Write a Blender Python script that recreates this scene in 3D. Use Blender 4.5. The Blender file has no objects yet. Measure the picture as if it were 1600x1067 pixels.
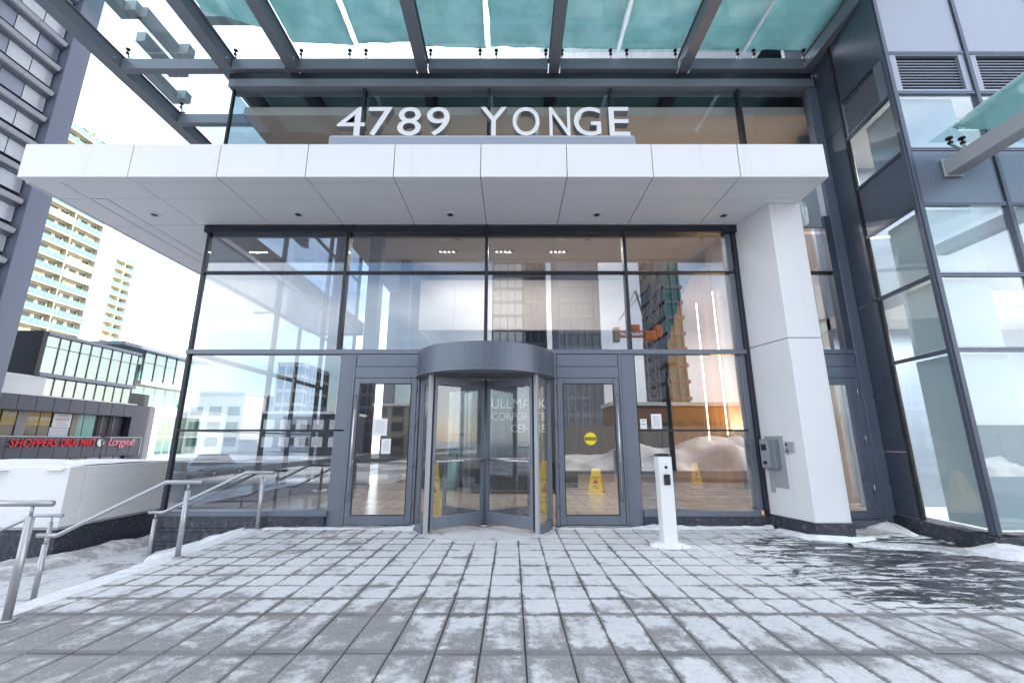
import bpy, bmesh, math, random
from mathutils import Vector, Matrix, noise as mnoise
R = math.radians
random.seed(7)
sc = bpy.context.scene
C = sc.collection

# ------------------------------------------------------------------ camera, sky, sun, exposure
cam_d = bpy.data.cameras.new('camera'); cam = bpy.data.objects.new('camera', cam_d); C.objects.link(cam)
cam.location = (0, -7.6, 1.375)
cam.rotation_euler = (R(90 + 12.95), 0, 0)
cam_d.sensor_width = 36; cam_d.lens = 674 / 1600 * 36
cam_d.clip_start = 0.05; cam_d.clip_end = 3000
sc.camera = cam

SUN_EL = R(28); SUN_DIR = Vector((0.97, 0.25, 0)).normalized()      # direction towards the sun, seen from above
world = bpy.data.worlds.new('World'); sc.world = world; world.use_nodes = True
wn = world.node_tree.nodes; wl = world.node_tree.links; wn.clear()
wo = wn.new('ShaderNodeOutputWorld'); wb = wn.new('ShaderNodeBackground'); sky = wn.new('ShaderNodeTexSky')
sky.sky_type = 'NISHITA'; sky.sun_disc = False; sky.sun_elevation = SUN_EL
sky.sun_rotation = math.atan2(SUN_DIR.x, SUN_DIR.y)
sky.air_density = 1.0; sky.dust_density = 1.5; sky.ozone_density = 1.5
# thin winter cloud over the whole sky
tc = wn.new('ShaderNodeTexCoord'); mp = wn.new('ShaderNodeMapping'); mp.inputs['Scale'].default_value = (1, 1, 2.6)
nz = wn.new('ShaderNodeTexNoise'); nz.inputs['Scale'].default_value = 2.2; nz.inputs['Detail'].default_value = 7
rmp = wn.new('ShaderNodeValToRGB'); rmp.color_ramp.elements[0].position = .34; rmp.color_ramp.elements[1].position = .62
mx = wn.new('ShaderNodeMixRGB'); mx.inputs[2].default_value = (8.3, 8.5, 8.9, 1)
ml = wn.new('ShaderNodeMath'); ml.operation = 'MULTIPLY'; ml.inputs[1].default_value = .8
wl.new(tc.outputs['Generated'], mp.inputs[0]); wl.new(mp.outputs[0], nz.inputs['Vector'])
wl.new(nz.outputs['Fac'], rmp.inputs[0]); wl.new(rmp.outputs[0], ml.inputs[0]); wl.new(ml.outputs[0], mx.inputs[0])
wl.new(sky.outputs[0], mx.inputs[1]); wl.new(mx.outputs[0], wb.inputs[0]); wl.new(wb.outputs[0], wo.inputs[0])
wb.inputs[1].default_value = .15

sun_d = bpy.data.lights.new('sun', 'SUN'); sun = bpy.data.objects.new('sun', sun_d); C.objects.link(sun)
sun_d.energy = 3.5; sun_d.angle = R(.5); sun_d.color = (1, .93, .83)
sd = Vector((SUN_DIR.x * math.cos(SUN_EL), SUN_DIR.y * math.cos(SUN_EL), math.sin(SUN_EL)))
sun.rotation_euler = sd.to_track_quat('Z', 'Y').to_euler()

vs = sc.view_settings; vs.view_transform = 'Standard'; vs.look = 'None'; vs.gamma = 1; vs.exposure = 1.36; vs.use_curve_mapping = False
cy = sc.cycles; cy.use_denoising = True; cy.max_bounces = 10; cy.diffuse_bounces = 4; cy.glossy_bounces = 5
cy.transmission_bounces = 6; cy.transparent_max_bounces = 28; cy.caustics_reflective = False; cy.caustics_refractive = False
cy.sample_clamp_indirect = 8; cy.use_adaptive_sampling = True; cy.adaptive_threshold = .02

# ------------------------------------------------------------------ materials
MATS = {}
class NT:
    def __init__(s, name):
        s.m = bpy.data.materials.new(name); s.m.use_nodes = True; s.t = s.m.node_tree; s.t.nodes.clear()
        s.out = s.t.nodes.new('ShaderNodeOutputMaterial'); MATS[name] = s.m
    def n(s, typ, **k):
        x = s.t.nodes.new('ShaderNode' + typ)
        for a, b in k.items(): setattr(x, a, b)
        return x
    def put(s, sock, v):
        if hasattr(v, 'is_output'): s.t.links.new(v, sock)
        elif v is not None:
            if sock.type == 'RGBA' and len(v) == 3: v = (*v, 1)
            sock.default_value = v
    def math(s, op, a, b=None, c=None):
        x = s.n('Math', operation=op)
        for i, v in enumerate((a, b, c)):
            if v is not None: s.put(x.inputs[i], v)
        return x.outputs[0]
    def pos(s): return s.n('NewGeometry').outputs['Position']
    def noise(s, scale, detail=4, rough=.55, vec=None, dist=0, stretch=None):
        x = s.n('TexNoise'); x.inputs['Scale'].default_value = scale; x.inputs['Detail'].default_value = detail
        x.inputs['Roughness'].default_value = rough; x.inputs['Distortion'].default_value = dist
        v = vec if vec is not None else s.pos()
        if stretch:
            mpn = s.n('Mapping'); mpn.inputs['Scale'].default_value = stretch[0]; mpn.inputs['Rotation'].default_value = (0, 0, stretch[1])
            s.t.links.new(v, mpn.inputs[0]); v = mpn.outputs[0]
        s.t.links.new(v, x.inputs['Vector']); return x.outputs['Fac']
    def ramp(s, v, a, b, ca=0., cb=1.):
        x = s.n('MapRange', interpolation_type='SMOOTHSTEP', clamp=True)
        s.put(x.inputs['Value'], v)
        for i, q in ((1, a), (2, b), (3, ca), (4, cb)): s.put(x.inputs[i], q)
        return x.outputs[0]
    def mix(s, f, a, b, mode='MIX'):
        x = s.n('MixRGB', blend_type=mode); s.put(x.inputs[0], f); s.put(x.inputs[1], a); s.put(x.inputs[2], b); return x.outputs[0]
    def bump(s, h, strength, dist=.02):
        x = s.n('Bump'); x.inputs['Strength'].default_value = strength; x.inputs['Distance'].default_value = dist
        s.t.links.new(h, x.inputs['Height']); return x.outputs[0]
    def bsdf(s, col, rough=.5, metal=0., normal=None, spec=.5, **k):
        b = s.n('BsdfPrincipled')
        s.put(b.inputs['Base Color'], col); s.put(b.inputs['Roughness'], rough); s.put(b.inputs['Metallic'], metal)
        b.inputs['Specular IOR Level'].default_value = spec
        if normal is not None: s.t.links.new(normal, b.inputs['Normal'])
        for a, v in k.items(): s.put(b.inputs[a.replace('_', ' ')], v)
        return b.outputs[0]
    def done(s, sh): s.t.links.new(sh, s.out.inputs['Surface']); return s.m

def simple(name, col, rough=.5, metal=0., var=.12, scale=3., fine=.05, fscale=60., bump=.0, spec=.5, streak=False):
    t = NT(name)
    a = t.noise(scale, 5, stretch=((1, 1, .18), 0) if streak else None); b = t.noise(fscale, 3)
    f = t.math('ADD', t.math('MULTIPLY', t.math('SUBTRACT', a, .5), var * 2), t.math('MULTIPLY', t.math('SUBTRACT', b, .5), fine * 2))
    v = t.math('ADD', f, 1.0)
    c = t.n('VectorMath', operation='SCALE'); c.inputs[0].default_value = col; t.put(c.inputs['Scale'], v)
    rr = t.math('ADD', rough, t.math('MULTIPLY', t.math('SUBTRACT', a, .5), .25))
    nrm = t.bump(b, bump, .01) if bump else None
    return t.done(t.bsdf(c.outputs[0], rr, metal, nrm, spec))
def emit(name, col, st):
    t = NT(name); e = t.n('Emission'); e.inputs[0].default_value = (*col, 1); e.inputs[1].default_value = st; return t.done(e.outputs[0])
def glass(name, tint, refl, rough=0., wav=.0, dirt=0.):
    t = NT(name)
    tr = t.n('BsdfTransparent'); tr.inputs[0].default_value = (*tint, 1)
    gl = t.n('BsdfAnisotropic') if False else t.n('BsdfGlossy')
    gl.inputs['Color'].default_value = (1, 1, 1, 1); gl.inputs['Roughness'].default_value = rough
    fr = t.n('Fresnel'); bf = t.n('NewGeometry').outputs['Backfacing']      # thin pane: the same mirror from both sides
    t.t.links.new(t.math('ADD', t.math('MULTIPLY', bf, 1 / 1.45 - 1.45), 1.45), fr.inputs[0])
    if wav:
        nb = t.bump(t.noise(.9, 1), wav, .05); t.t.links.new(nb, gl.inputs['Normal'])
    f = t.math('MINIMUM', t.math('ADD', fr.outputs[0], refl), 1.0)
    m = t.n('MixShader'); t.t.links.new(f, m.inputs[0]); t.t.links.new(tr.outputs[0], m.inputs[1]); t.t.links.new(gl.outputs[0], m.inputs[2])
    o = m.outputs[0]
    if dirt:
        df = t.n('BsdfDiffuse'); df.inputs[0].default_value = (.75, .78, .8, 1)
        d = t.math('MULTIPLY', t.ramp(t.noise(5, 6, .7), .42, .8), dirt)
        m2 = t.n('MixShader'); t.t.links.new(d, m2.inputs[0]); t.t.links.new(o, m2.inputs[1]); t.t.links.new(df.outputs[0], m2.inputs[2]); o = m2.outputs[0]
    return t.done(o)

t = NT('white_panel'); a = t.noise(1.1, 5); st = t.noise(7, 6, .7, stretch=((1, 1, .07), 0)); b = t.noise(30, 4)
c = t.mix(a, (.77, .775, .79), (.82, .82, .825)); c = t.mix(t.math('MULTIPLY', t.ramp(st, .56, .78), .28), c, (.50, .49, .47)); c = t.mix(t.math('MULTIPLY', t.ramp(b, .68, .76), .25), c, (.5, .48, .45))
t.done(t.bsdf(c, t.math('ADD', .34, t.math('MULTIPLY', a, .2)), 0, t.bump(a, .12, .02)))
simple('soffit_panel', (.82, .82, .83), .5, var=.03, scale=1.0, fine=.01)
simple('white_paint', (.78, .78, .77), .45, var=.04, fine=.02)
simple('alu_frame', (.165, .185, .225), .38, .3, var=.06, fine=.03, scale=2)
simple('dark_frame', (.026, .030, .042), .35, .3, var=.1)
simple('gasket', (.012, .012, .015), .7)
simple('canopy_steel', (.23, .25, .29), .42, .2, var=.08, fine=.04, scale=2.5, fscale=40, streak=True)
simple('light_steel', (.40, .41, .43), .45, .2, var=.06, fine=.03)
simple('stainless', (.52, .53, .55), .28, .9, var=.08, fscale=90)
simple('letter_return', (.20, .19, .185), .4, .4)
simple('rail_steel', (.42, .43, .45), .34, .55, var=.08)
simple('black_rubber', (.015, .015, .017), .6)
simple('navy_panel', (.085, .102, .138), .30, .25, var=.08, fine=.02, scale=.8)
simple('pale_panel', (.33, .36, .43), .34, .25, var=.08, fine=.02, scale=1.5, streak=True)
simple('blue_grey_panel', (.17, .20, .265), .30, .25, var=.08, fine=.02, scale=.8)
simple('tower_metal', (.17, .19, .25), .4, .2, var=.1, scale=.4, streak=True)
simple('tower_sill', (.46, .47, .50), .45, .1, var=.1, scale=.5)
simple('drum_metal', (.12, .135, .17), .34, .4, var=.04, fine=.02)
simple('concrete', (.33, .32, .31), .85, var=.15, bump=.2)
simple('cream_concrete', (.70, .66, .50), .8, var=.06)
simple('white_concrete', (.80, .79, .76), .8, var=.03, scale=.05)
simple('teal_rail', (.10, .34, .30), .25, var=.2, scale=.4)
simple('window_dark', (.05, .055, .05), .15, var=.3, scale=.7)
simple('window_pale', (.72, .74, .78), .15, var=.25, scale=.5)  # curtain white, with the sky reflected in the tower windows painted into it
simple('window_curtain', (.35, .33, .22), .6, var=.3, scale=.5)
simple('charcoal_cladding', (.075, .08, .105), .5, .1, var=.1, scale=.6)
simple('charcoal_dark', (.022, .024, .034), .5, var=.15)
simple('shop_white', (.75, .74, .72), .7, var=.06)
simple('poster_white', (.75, .74, .74), .6, var=.04)
simple('poster_gold', (.45, .33, .13), .6, var=.5, scale=1.5)
simple('tan_pillar', (.30, .25, .22), .7, var=.1)
simple('red_sign', (.75, .02, .03), .4)
simple('pink_sign', (.75, .25, .30), .4)
simple('green_leaf', (.15, .45, .12), .5)
simple('yellow_plastic', (.95, .62, .0), .4, var=.06)
simple('yellow_sticker', (.85, .70, .02), .5, var=.03)
simple('black_ink', (.02, .02, .02), .6)
simple('paper', (.80, .80, .80), .7, var=.03)
simple('grey_ink', (.45, .45, .46), .8)
simple('red_ink', (.6, .08, .06), .7)
simple('dark_lacquer', (.02, .022, .025), .18, var=.2)
simple('dark_wall', (.075, .08, .09), .35, var=.2, scale=.8)
simple('lobby_white', (.74, .70, .66), .6, var=.03)
simple('bulkhead_beige', (.52, .47, .44), .6, var=.03)
simple('lobby_stone', (.52, .40, .35), .35, var=.10, scale=1.5)
simple('ceiling_white', (.60, .54, .49), .7, var=.02)
simple('bronze_wood', (.50, .22, .04), .4, var=.25, scale=6, fscale=30, streak=True)
simple('planter_green', (.05, .20, .14), .6, var=.4, scale=4)
simple('asphalt', (.055, .056, .06), .8, var=.2, scale=.6, bump=.4)
simple('crane_orange', (.55, .16, .05), .5)
simple('crane_steel', (.30, .27, .26), .5)
simple('brick_brown', (.25, .13, .085), .85, var=.2, scale=1.2)
simple('hoarding', (.22, .20, .19), .8, var=.2)
simple('tyre', (.02, .02, .02), .8)
simple('bark', (.10, .08, .07), .9, var=.2, bump=.4)
simple('car_white', (.70, .71, .72), .25); simple('car_dark', (.05, .055, .065), .2, .2); simple('car_silver', (.38, .40, .42), .25, .5)
simple('tail_red', (.45, .02, .02), .3)
emit('lamp_white', (1, .93, .82), 4.); emit('led_warm', (1, .72, .38), 5.); emit('screen_dim', (.3, .35, .3), .4)
glass('glass_front', (.78, .83, .87), .115, wav=.012)
glass('glass_upper', (.90, .93, .94), .0, wav=.006)
glass('glass_door', (.94, .97, .97), .07, wav=.006)
glass('glass_curved', (.94, .97, .98), .04)
glass('glass_canopy', (.86, .95, .95), .03)
glass('glass_office', (.88, .94, .955), .07, wav=.01)
glass('glass_shop', (.50, .72, .68), .16)
glass('glass_tower', (.30, .33, .36), .35)

# rough granite base tiles, spattered with road salt
t = NT('granite'); a = t.noise(180, 2); b = t.noise(14, 6, .8); sp = t.noise(70, 2)
c = t.mix(a, (.016, .018, .026), (.05, .055, .075)); c = t.mix(t.math('MULTIPLY', t.ramp(b, .5, .72), .35), c, (.42, .44, .48))
c = t.mix(t.ramp(sp, .70, .74), c, (.6, .61, .63))
t.done(t.bsdf(c, .45, 0, t.bump(a, .15, .004)))
# snow
t = NT('snow'); a = t.noise(6, 6, .6); b = t.noise(45, 4)
c = t.mix(t.ramp(a, .35, .75), (.70, .71, .74), (.86, .87, .89)); c = t.mix(t.math('MULTIPLY', t.ramp(b, .62, .75), .5), c, (.45, .45, .46))
t.done(t.bsdf(c, .8, 0, t.bump(t.math('ADD', a, t.math('MULTIPLY', b, .4)), .7, .04)))
t = NT('snow_dirty'); a = t.noise(3, 7, .65); b = t.noise(25, 5)
c = t.mix(t.ramp(a, .38, .62), (.40, .39, .39), (.80, .80, .82)); c = t.mix(t.ramp(b, .6, .7), c, (.28, .27, .26))
t.done(t.bsdf(c, .85, 0, t.bump(t.math('ADD', a, t.math('MULTIPLY', b, .5)), .9, .06)))
t = NT('snow_bank'); a = t.noise(.8, 6, .6); b = t.noise(6, 5)
c = t.mix(t.ramp(a, .3, .6), (.62, .62, .63), (.84, .84, .86)); c = t.mix(t.math('MULTIPLY', t.ramp(b, .58, .72), .5), c, (.40, .38, .36))
t.done(t.bsdf(c, .85, 0, t.bump(b, .5, .05)))
# snow lying on glass: lets some daylight through
t = NT('snow_on_glass'); a = t.noise(2.5, 6, .6); b = t.noise(30, 3); 
c = t.mix(t.ramp(a, .3, .7), (.64, .78, .78), (.93, .97, .97)); c = t.mix(t.math('MULTIPLY', t.ramp(b, .62, .72), .5), c, (.25, .45, .46))
df = t.n('BsdfDiffuse'); tl = t.n('BsdfTranslucent'); t.put(df.inputs[0], c); t.put(tl.inputs[0], t.mix(1, c, (.80, .93, .92), 'MULTIPLY'))
ms = t.n('MixShader'); ms.inputs[0].default_value = .62; t.t.links.new(df.outputs[0], ms.inputs[1]); t.t.links.new(tl.outputs[0], ms.inputs[2]); t.done(ms.outputs[0])

def paver_mat(name, uvedge=True):
    t = NT(name); P = t.pos(); sx = t.n('SeparateXYZ'); t.t.links.new(P, sx.inputs[0]); X, Y = sx.outputs[0], sx.outputs[1]
    n1 = t.noise(2.2, 6, .6); n2 = t.noise(9, 6, .65); n3 = t.noise(60, 4, .7); n4 = t.noise(.55, 3)
    con = t.mix(n2, (.17, .168, .17), (.32, .312, .31)); con = t.mix(t.math('MULTIPLY', t.ramp(n3, .45, .75), .5), con, (.55, .55, .56))
    con = t.mix(t.math('MULTIPLY', t.ramp(n1, .5, .7), .5), con, (.33, .31, .28))
    sn = t.mix(n2, (.52, .525, .545), (.74, .75, .77)); sn = t.mix(t.math('MULTIPLY', t.ramp(n3, .5, .68), .5), sn, (.36, .36, .38)); n5 = t.noise(23, 5, .7); sn = t.mix(t.math('MULTIPLY', t.ramp(n5, .52, .66), .45), sn, (.40, .40, .42))
    if uvedge:
        uv = t.n('UVMap'); us = t.n('SeparateXYZ'); t.t.links.new(uv.outputs[0], us.inputs[0])
        e = t.math('MINIMUM', t.math('MINIMUM', us.outputs[0], t.math('SUBTRACT', 1, us.outputs[0])), t.math('MINIMUM', us.outputs[1], t.math('SUBTRACT', 1, us.outputs[1])))
        edge = t.ramp(t.math('ADD', e, t.math('MULTIPLY', t.math('SUBTRACT', n2, .5), .35)), .0, .15, -.16, .10)
    else: edge = .05
    # trampled thin towards the lower left, fuller near the doors
    cover = t.math('ADD', t.ramp(Y, -4.4, -2.6, -.10, .16), t.ramp(X, -3.5, .5, -.10, .03))
    v = t.math('ADD', t.math('ADD', n1, t.math('MULTIPLY', t.math('SUBTRACT', n4, .5), .5)), t.math('ADD', cover, edge))
    v = t.math('ADD', v, t.math('MULTIPLY', t.math('SUBTRACT', n2, .5), .5)); v = t.math('ADD', v, t.math('MULTIPLY', t.math('SUBTRACT', n3, .5), .25))
    m = t.ramp(v, .40, .64)
    col = t.mix(m, con, sn)
    if uvedge:
        du = t.math('MINIMUM', us.outputs[0], t.math('SUBTRACT', 1, us.outputs[0])); dv = t.math('MINIMUM', us.outputs[1], t.math('SUBTRACT', 1, us.outputs[1])); w_ = t.math('MULTIPLY', t.math('SUBTRACT', n2, .5), .12)
        jd = t.math('MAXIMUM', t.ramp(t.math('ADD', dv, w_), .035, .085, .85, 0.), t.ramp(t.math('ADD', du, w_), .02, .06, .6, 0.))
        jd = t.math('MULTIPLY', jd, t.ramp(t.math('ADD', t.noise(1.6, 4), t.math('MULTIPLY', t.math('SUBTRACT', n2, .5), .4)), .32, .60, .25, 1.0))
        col = t.mix(jd, col, (.15, .148, .155))
    # black wet patches on the right, drawn out in streaks by a shovel
    st = t.noise(4.6, 8, .72, dist=.8, stretch=((.55, 2.0, 1), R(18)))
    reg = t.math('MULTIPLY', t.math('MULTIPLY', t.ramp(X, 1.7, 4.2), t.ramp(Y, -3.75, -3.45)), t.ramp(Y, -.2, -1.1))
    wet = t.ramp(t.math('ADD', st, t.math('MULTIPLY', reg, .20)), .63, .68); wet = t.math('MULTIPLY', wet, t.ramp(reg, .1, .3))
    sp = t.math('MULTIPLY', t.ramp(t.noise(4.5, 5, .6, stretch=((1, 1.8, 1), .3)), .66, .70), t.ramp(Y, -3.4, -1.8, .0, .95))
    wet = t.math('MAXIMUM', wet, t.math('MULTIPLY', sp, .8))
    snr = t.math('MULTIPLY', reg, t.ramp(n2, .3, .6))
    col = t.mix(t.math('MULTIPLY', snr, .6), col, (.76, .77, .79))
    col = t.mix(wet, col, (.035, .037, .045))
    rough = t.mix(wet, (.75, .75, .75), (.32, .32, .32))
    h = t.math('ADD', t.math('MULTIPLY', m, .5), t.math('ADD', t.math('MULTIPLY', n3, .35), t.math('MULTIPLY', wet, -.6)))
    return t.done(t.bsdf(col, rough, 0, t.bump(h, .55, .012)))
paver_mat('paver'); paver_mat('stair_paving', False)
t = NT('joint'); a = t.noise(8, 4); c = t.mix(t.ramp(a, .5, .7), (.075, .075, .085), (.22, .22, .23)); t.done(t.bsdf(c, .9))
# street snow: ploughed, with tyre tracks
t = NT('street_snow'); a = t.noise(.25, 6, .6); b = t.noise(3, 5); c = t.mix(t.ramp(a, .4, .6), (.30, .30, .32), (.72, .73, .76)); c = t.mix(t.math('MULTIPLY', t.ramp(b, .5, .7), .4), c, (.4, .4, .41))
t.done(t.bsdf(c, .8, 0, t.bump(b, .5, .03)))
# lobby floor: plank-shaped stone, procedural (seen only through the glass)
t = NT('lobby_floor_stone'); br = t.n('TexBrick'); mpn = t.n('Mapping'); t.t.links.new(t.pos(), mpn.inputs[0]); t.t.links.new(mpn.outputs[0], br.inputs['Vector'])
br.inputs['Color1'].default_value = (.46, .36, .30, 1); br.inputs['Color2'].default_value = (.56, .46, .39, 1); br.inputs['Mortar'].default_value = (.28, .22, .2, 1)
br.inputs['Scale'].default_value = 1; br.inputs['Brick Width'].default_value = 1.2; br.inputs['Row Height'].default_value = .3; br.inputs['Mortar Size'].default_value = .004
c = t.mix(t.math('MULTIPLY', t.noise(4, 6, .6, stretch=((.4, 2, 1), 0)), .35), br.outputs[0], (.32, .24, .19)); t.done(t.bsdf(c, .22))

# ------------------------------------------------------------------ helpers
ORG = {}
def link(o, parent=None):
    C.objects.link(o)
    if parent is not None: o.parent = parent
    return o
def tag(o, label=None, cat=None, group=None, kind=None):
    for k, v in (('label', label), ('category', cat), ('group', group), ('kind', kind)):
        if v: o[k] = v
    return o
def thing(name, label, cat, loc=(0, 0, 0), group=None, kind=None):
    o = bpy.data.objects.new(name, None); o.empty_display_size = .2; link(o); o.location = loc; ORG[o.name] = Vector(loc)
    return tag(o, label, cat, group, kind)
def org(p): return ORG.get(p.name, Vector((0, 0, 0))) if p is not None else Vector((0, 0, 0))
def mesh_obj(name, bm, mat, parent=None, smooth=False):
    """bm in world coordinates; the child keeps the origin of its thing"""
    o_ = org(parent)
    if parent is not None and o_.length > 0: bmesh.ops.translate(bm, verts=bm.verts, vec=-o_)
    me = bpy.data.meshes.new(name); bm.to_mesh(me); bm.free()
    me.materials.append(MATS[mat] if isinstance(mat, str) else mat)
    if smooth:
        for p in me.polygons: p.use_smooth = True
    o = bpy.data.objects.new(name, me); link(o, parent); ORG[o.name] = o_
    return o
def bm_box(bm, x0, x1, y0, y1, z0, z1, bev=0.):
    g = bmesh.ops.create_cube(bm, size=1)['verts']
    M = Matrix.Translation(((x0 + x1) / 2, (y0 + y1) / 2, (z0 + z1) / 2)) @ Matrix.Diagonal((abs(x1 - x0), abs(y1 - y0), abs(z1 - z0), 1))
    bmesh.ops.transform(bm, matrix=M, verts=g)
    if bev:
        es = list({e for v in g for e in v.link_edges}); bmesh.ops.bevel(bm, geom=es, offset=bev, segments=1, affect='EDGES', profile=.5)
    return bm
def box(name, x0, x1, y0, y1, z0, z1, mat, parent=None, bev=0.):
    return mesh_obj(name, bm_box(bmesh.new(), x0, x1, y0, y1, z0, z1, bev), mat, parent)
def bm_bar(bm, p, q, w, h=None, up=(0, 0, 1)):
    p, q = Vector(p), Vector(q); h = h or w; d = (q - p); L = d.length; d.normalize(); u = Vector(up)
    if abs(d.dot(u)) > .98: u = Vector((0, 1, 0))
    s = d.cross(u).normalized(); u = s.cross(d)
    M = Matrix(((s.x * w, d.x * L, u.x * h, (p.x + q.x) / 2), (s.y * w, d.y * L, u.y * h, (p.y + q.y) / 2), (s.z * w, d.z * L, u.z * h, (p.z + q.z) / 2), (0, 0, 0, 1)))
    g = bmesh.ops.create_cube(bm, size=1)['verts']; bmesh.ops.transform(bm, matrix=M, verts=g); return bm
def bar(name, p, q, w, mat, parent=None, h=None, up=(0, 0, 1)):
    return mesh_obj(name, bm_bar(bmesh.new(), p, q, w, h, up), mat, parent)
def bm_tube(bm, pts, r, n=10, cap=True):
    pts = [Vector(p) for p in pts]; rings = []
    for i, p in enumerate(pts):
        d = ((pts[i + 1] - p) if i < len(pts) - 1 else Vector()) 
        if i > 0: d = d.normalized() + (p - pts[i - 1]).normalized()
        d.normalize(); u = Vector((0, 0, 1)) if abs(d.z) < .9 else Vector((1, 0, 0))
        s = d.cross(u).normalized(); u = s.cross(d)
        rr = r[i] if isinstance(r, (list, tuple)) else r
        rings.append([bm.verts.new(p + s * (rr * math.cos(2 * math.pi * k / n)) + u * (rr * math.sin(2 * math.pi * k / n))) for k in range(n)])
    for a, b in zip(rings, rings[1:]):
        for k in range(n): bm.faces.new((a[k], a[(k + 1) % n], b[(k + 1) % n], b[k]))
    if cap: bm.faces.new(rings[0][::-1]); bm.faces.new(rings[-1])
    return bm
def tube(name, pts, r, mat, parent=None, n=10):
    bm = bm_tube(bmesh.new(), pts, r, n); bmesh.ops.recalc_face_normals(bm, faces=bm.faces); o = mesh_obj(name, bm, mat, parent, True); return o
def bm_prism(bm, poly, z0, z1):
    a = [bm.verts.new((x, y, z0)) for x, y in poly]; b = [bm.verts.new((x, y, z1)) for x, y in poly]; n = len(poly)
    bm.faces.new(a[::-1]); bm.faces.new(b)
    for i in range(n): bm.faces.new((a[i], a[(i + 1) % n], b[(i + 1) % n], b[i]))
    bmesh.ops.recalc_face_normals(bm, faces=bm.faces); return bm
def prism(name, poly, z0, z1, mat, parent=None, bev=0.):
    bm = bm_prism(bmesh.new(), poly, z0, z1)
    if bev: bmesh.ops.bevel(bm, geom=list(bm.edges), offset=bev, segments=1, affect='EDGES', profile=.5)
    return mesh_obj(name, bm, mat, parent)
def hexa(name, v8, mat, parent=None, bev=0.):
    """8 corners: bottom ring then top ring"""
    bm = bmesh.new(); v = [bm.verts.new(p) for p in v8]
    for f in ((3, 2, 1, 0), (4, 5, 6, 7), (0, 1, 5, 4), (1, 2, 6, 5), (2, 3, 7, 6), (3, 0, 4, 7)): bm.faces.new([v[i] for i in f])
    bmesh.ops.recalc_face_normals(bm, faces=bm.faces)
    if bev: bmesh.ops.bevel(bm, geom=list(bm.edges), offset=bev, segments=1, affect='EDGES', profile=.5)
    return mesh_obj(name, bm, mat, parent)
def arc(cx, cy, r, a0, a1, n): return [(cx + r * math.cos(a0 + (a1 - a0) * i / n), cy + r * math.sin(a0 + (a1 - a0) * i / n)) for i in range(n + 1)]
def arcwall(name, cx, cy, r0, r1, a0, a1, z0, z1, mat, parent, n=24):
    bm = bmesh.new(); o = arc(cx, cy, r1, a0, a1, n); i = arc(cx, cy, r0, a0, a1, n)
    for k in range(n):
        q = [o[k], o[k + 1], i[k + 1], i[k]]
        v = [bm.verts.new((x, y, z)) for z in (z0, z1) for x, y in q]
        fs = [(0, 1, 5, 4), (2, 3, 7, 6), (3, 2, 1, 0), (4, 5, 6, 7)]
        if k == 0: fs.append((0, 4, 7, 3))
        if k == n - 1: fs.append((1, 2, 6, 5))
        for f in fs: bm.faces.new([v[j] for j in f])
    bmesh.ops.remove_doubles(bm, verts=bm.verts, dist=1e-5); bmesh.ops.recalc_face_normals(bm, faces=bm.faces)
    return mesh_obj(name, bm, mat, parent)
_tm = {}
def text_bm(s, size, depth, spacing=1., shear=0., thin=0.):
    cu = bpy.data.curves.new('t', 'FONT'); cu.body = s; cu.size = size; cu.extrude = depth / 2; cu.space_character = spacing; cu.shear = shear
    cu.resolution_u = 5; cu.offset = thin; ob = bpy.data.objects.new('t', cu); C.objects.link(ob)
    dg = bpy.context.evaluated_depsgraph_get(); me = bpy.data.meshes.new_from_object(ob.evaluated_get(dg)); bm = bmesh.new(); bm.from_mesh(me)
    bpy.data.objects.remove(ob); bpy.data.curves.remove(cu); bpy.data.meshes.remove(me); return bm
def ext(bm):
    xs = [v.co.x for v in bm.verts]; ys = [v.co.y for v in bm.verts]; return min(xs), max(xs), min(ys), max(ys)
def place_text(name, s, width, height, depth, M, mat, parent, spacing=1., shear=0., thin=0.):
    """text fitted to width x height, its lower left at M's origin; M maps x right, y up, z out"""
    bm = text_bm(s, 1., .0 if depth == 0 else 1., spacing, shear, thin); x0, x1, y0, y1 = ext(bm)
    sx, sy = width / (x1 - x0), height / (y1 - y0)
    bmesh.ops.transform(bm, matrix=M @ Matrix.Diagonal((sx, sy, depth if depth else 1, 1)) @ Matrix.Translation((-x0, -y0, 0)), verts=bm.verts)
    return mesh_obj(name, bm, mat, parent)
def frame_M(o, right, up):
    r, u = Vector(right).normalized(), Vector(up).normalized(); n = r.cross(u)
    return Matrix(((r.x, u.x, n.x, o[0]), (r.y, u.y, n.y, o[1]), (r.z, u.z, n.z, o[2]), (0, 0, 0, 1)))
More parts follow.
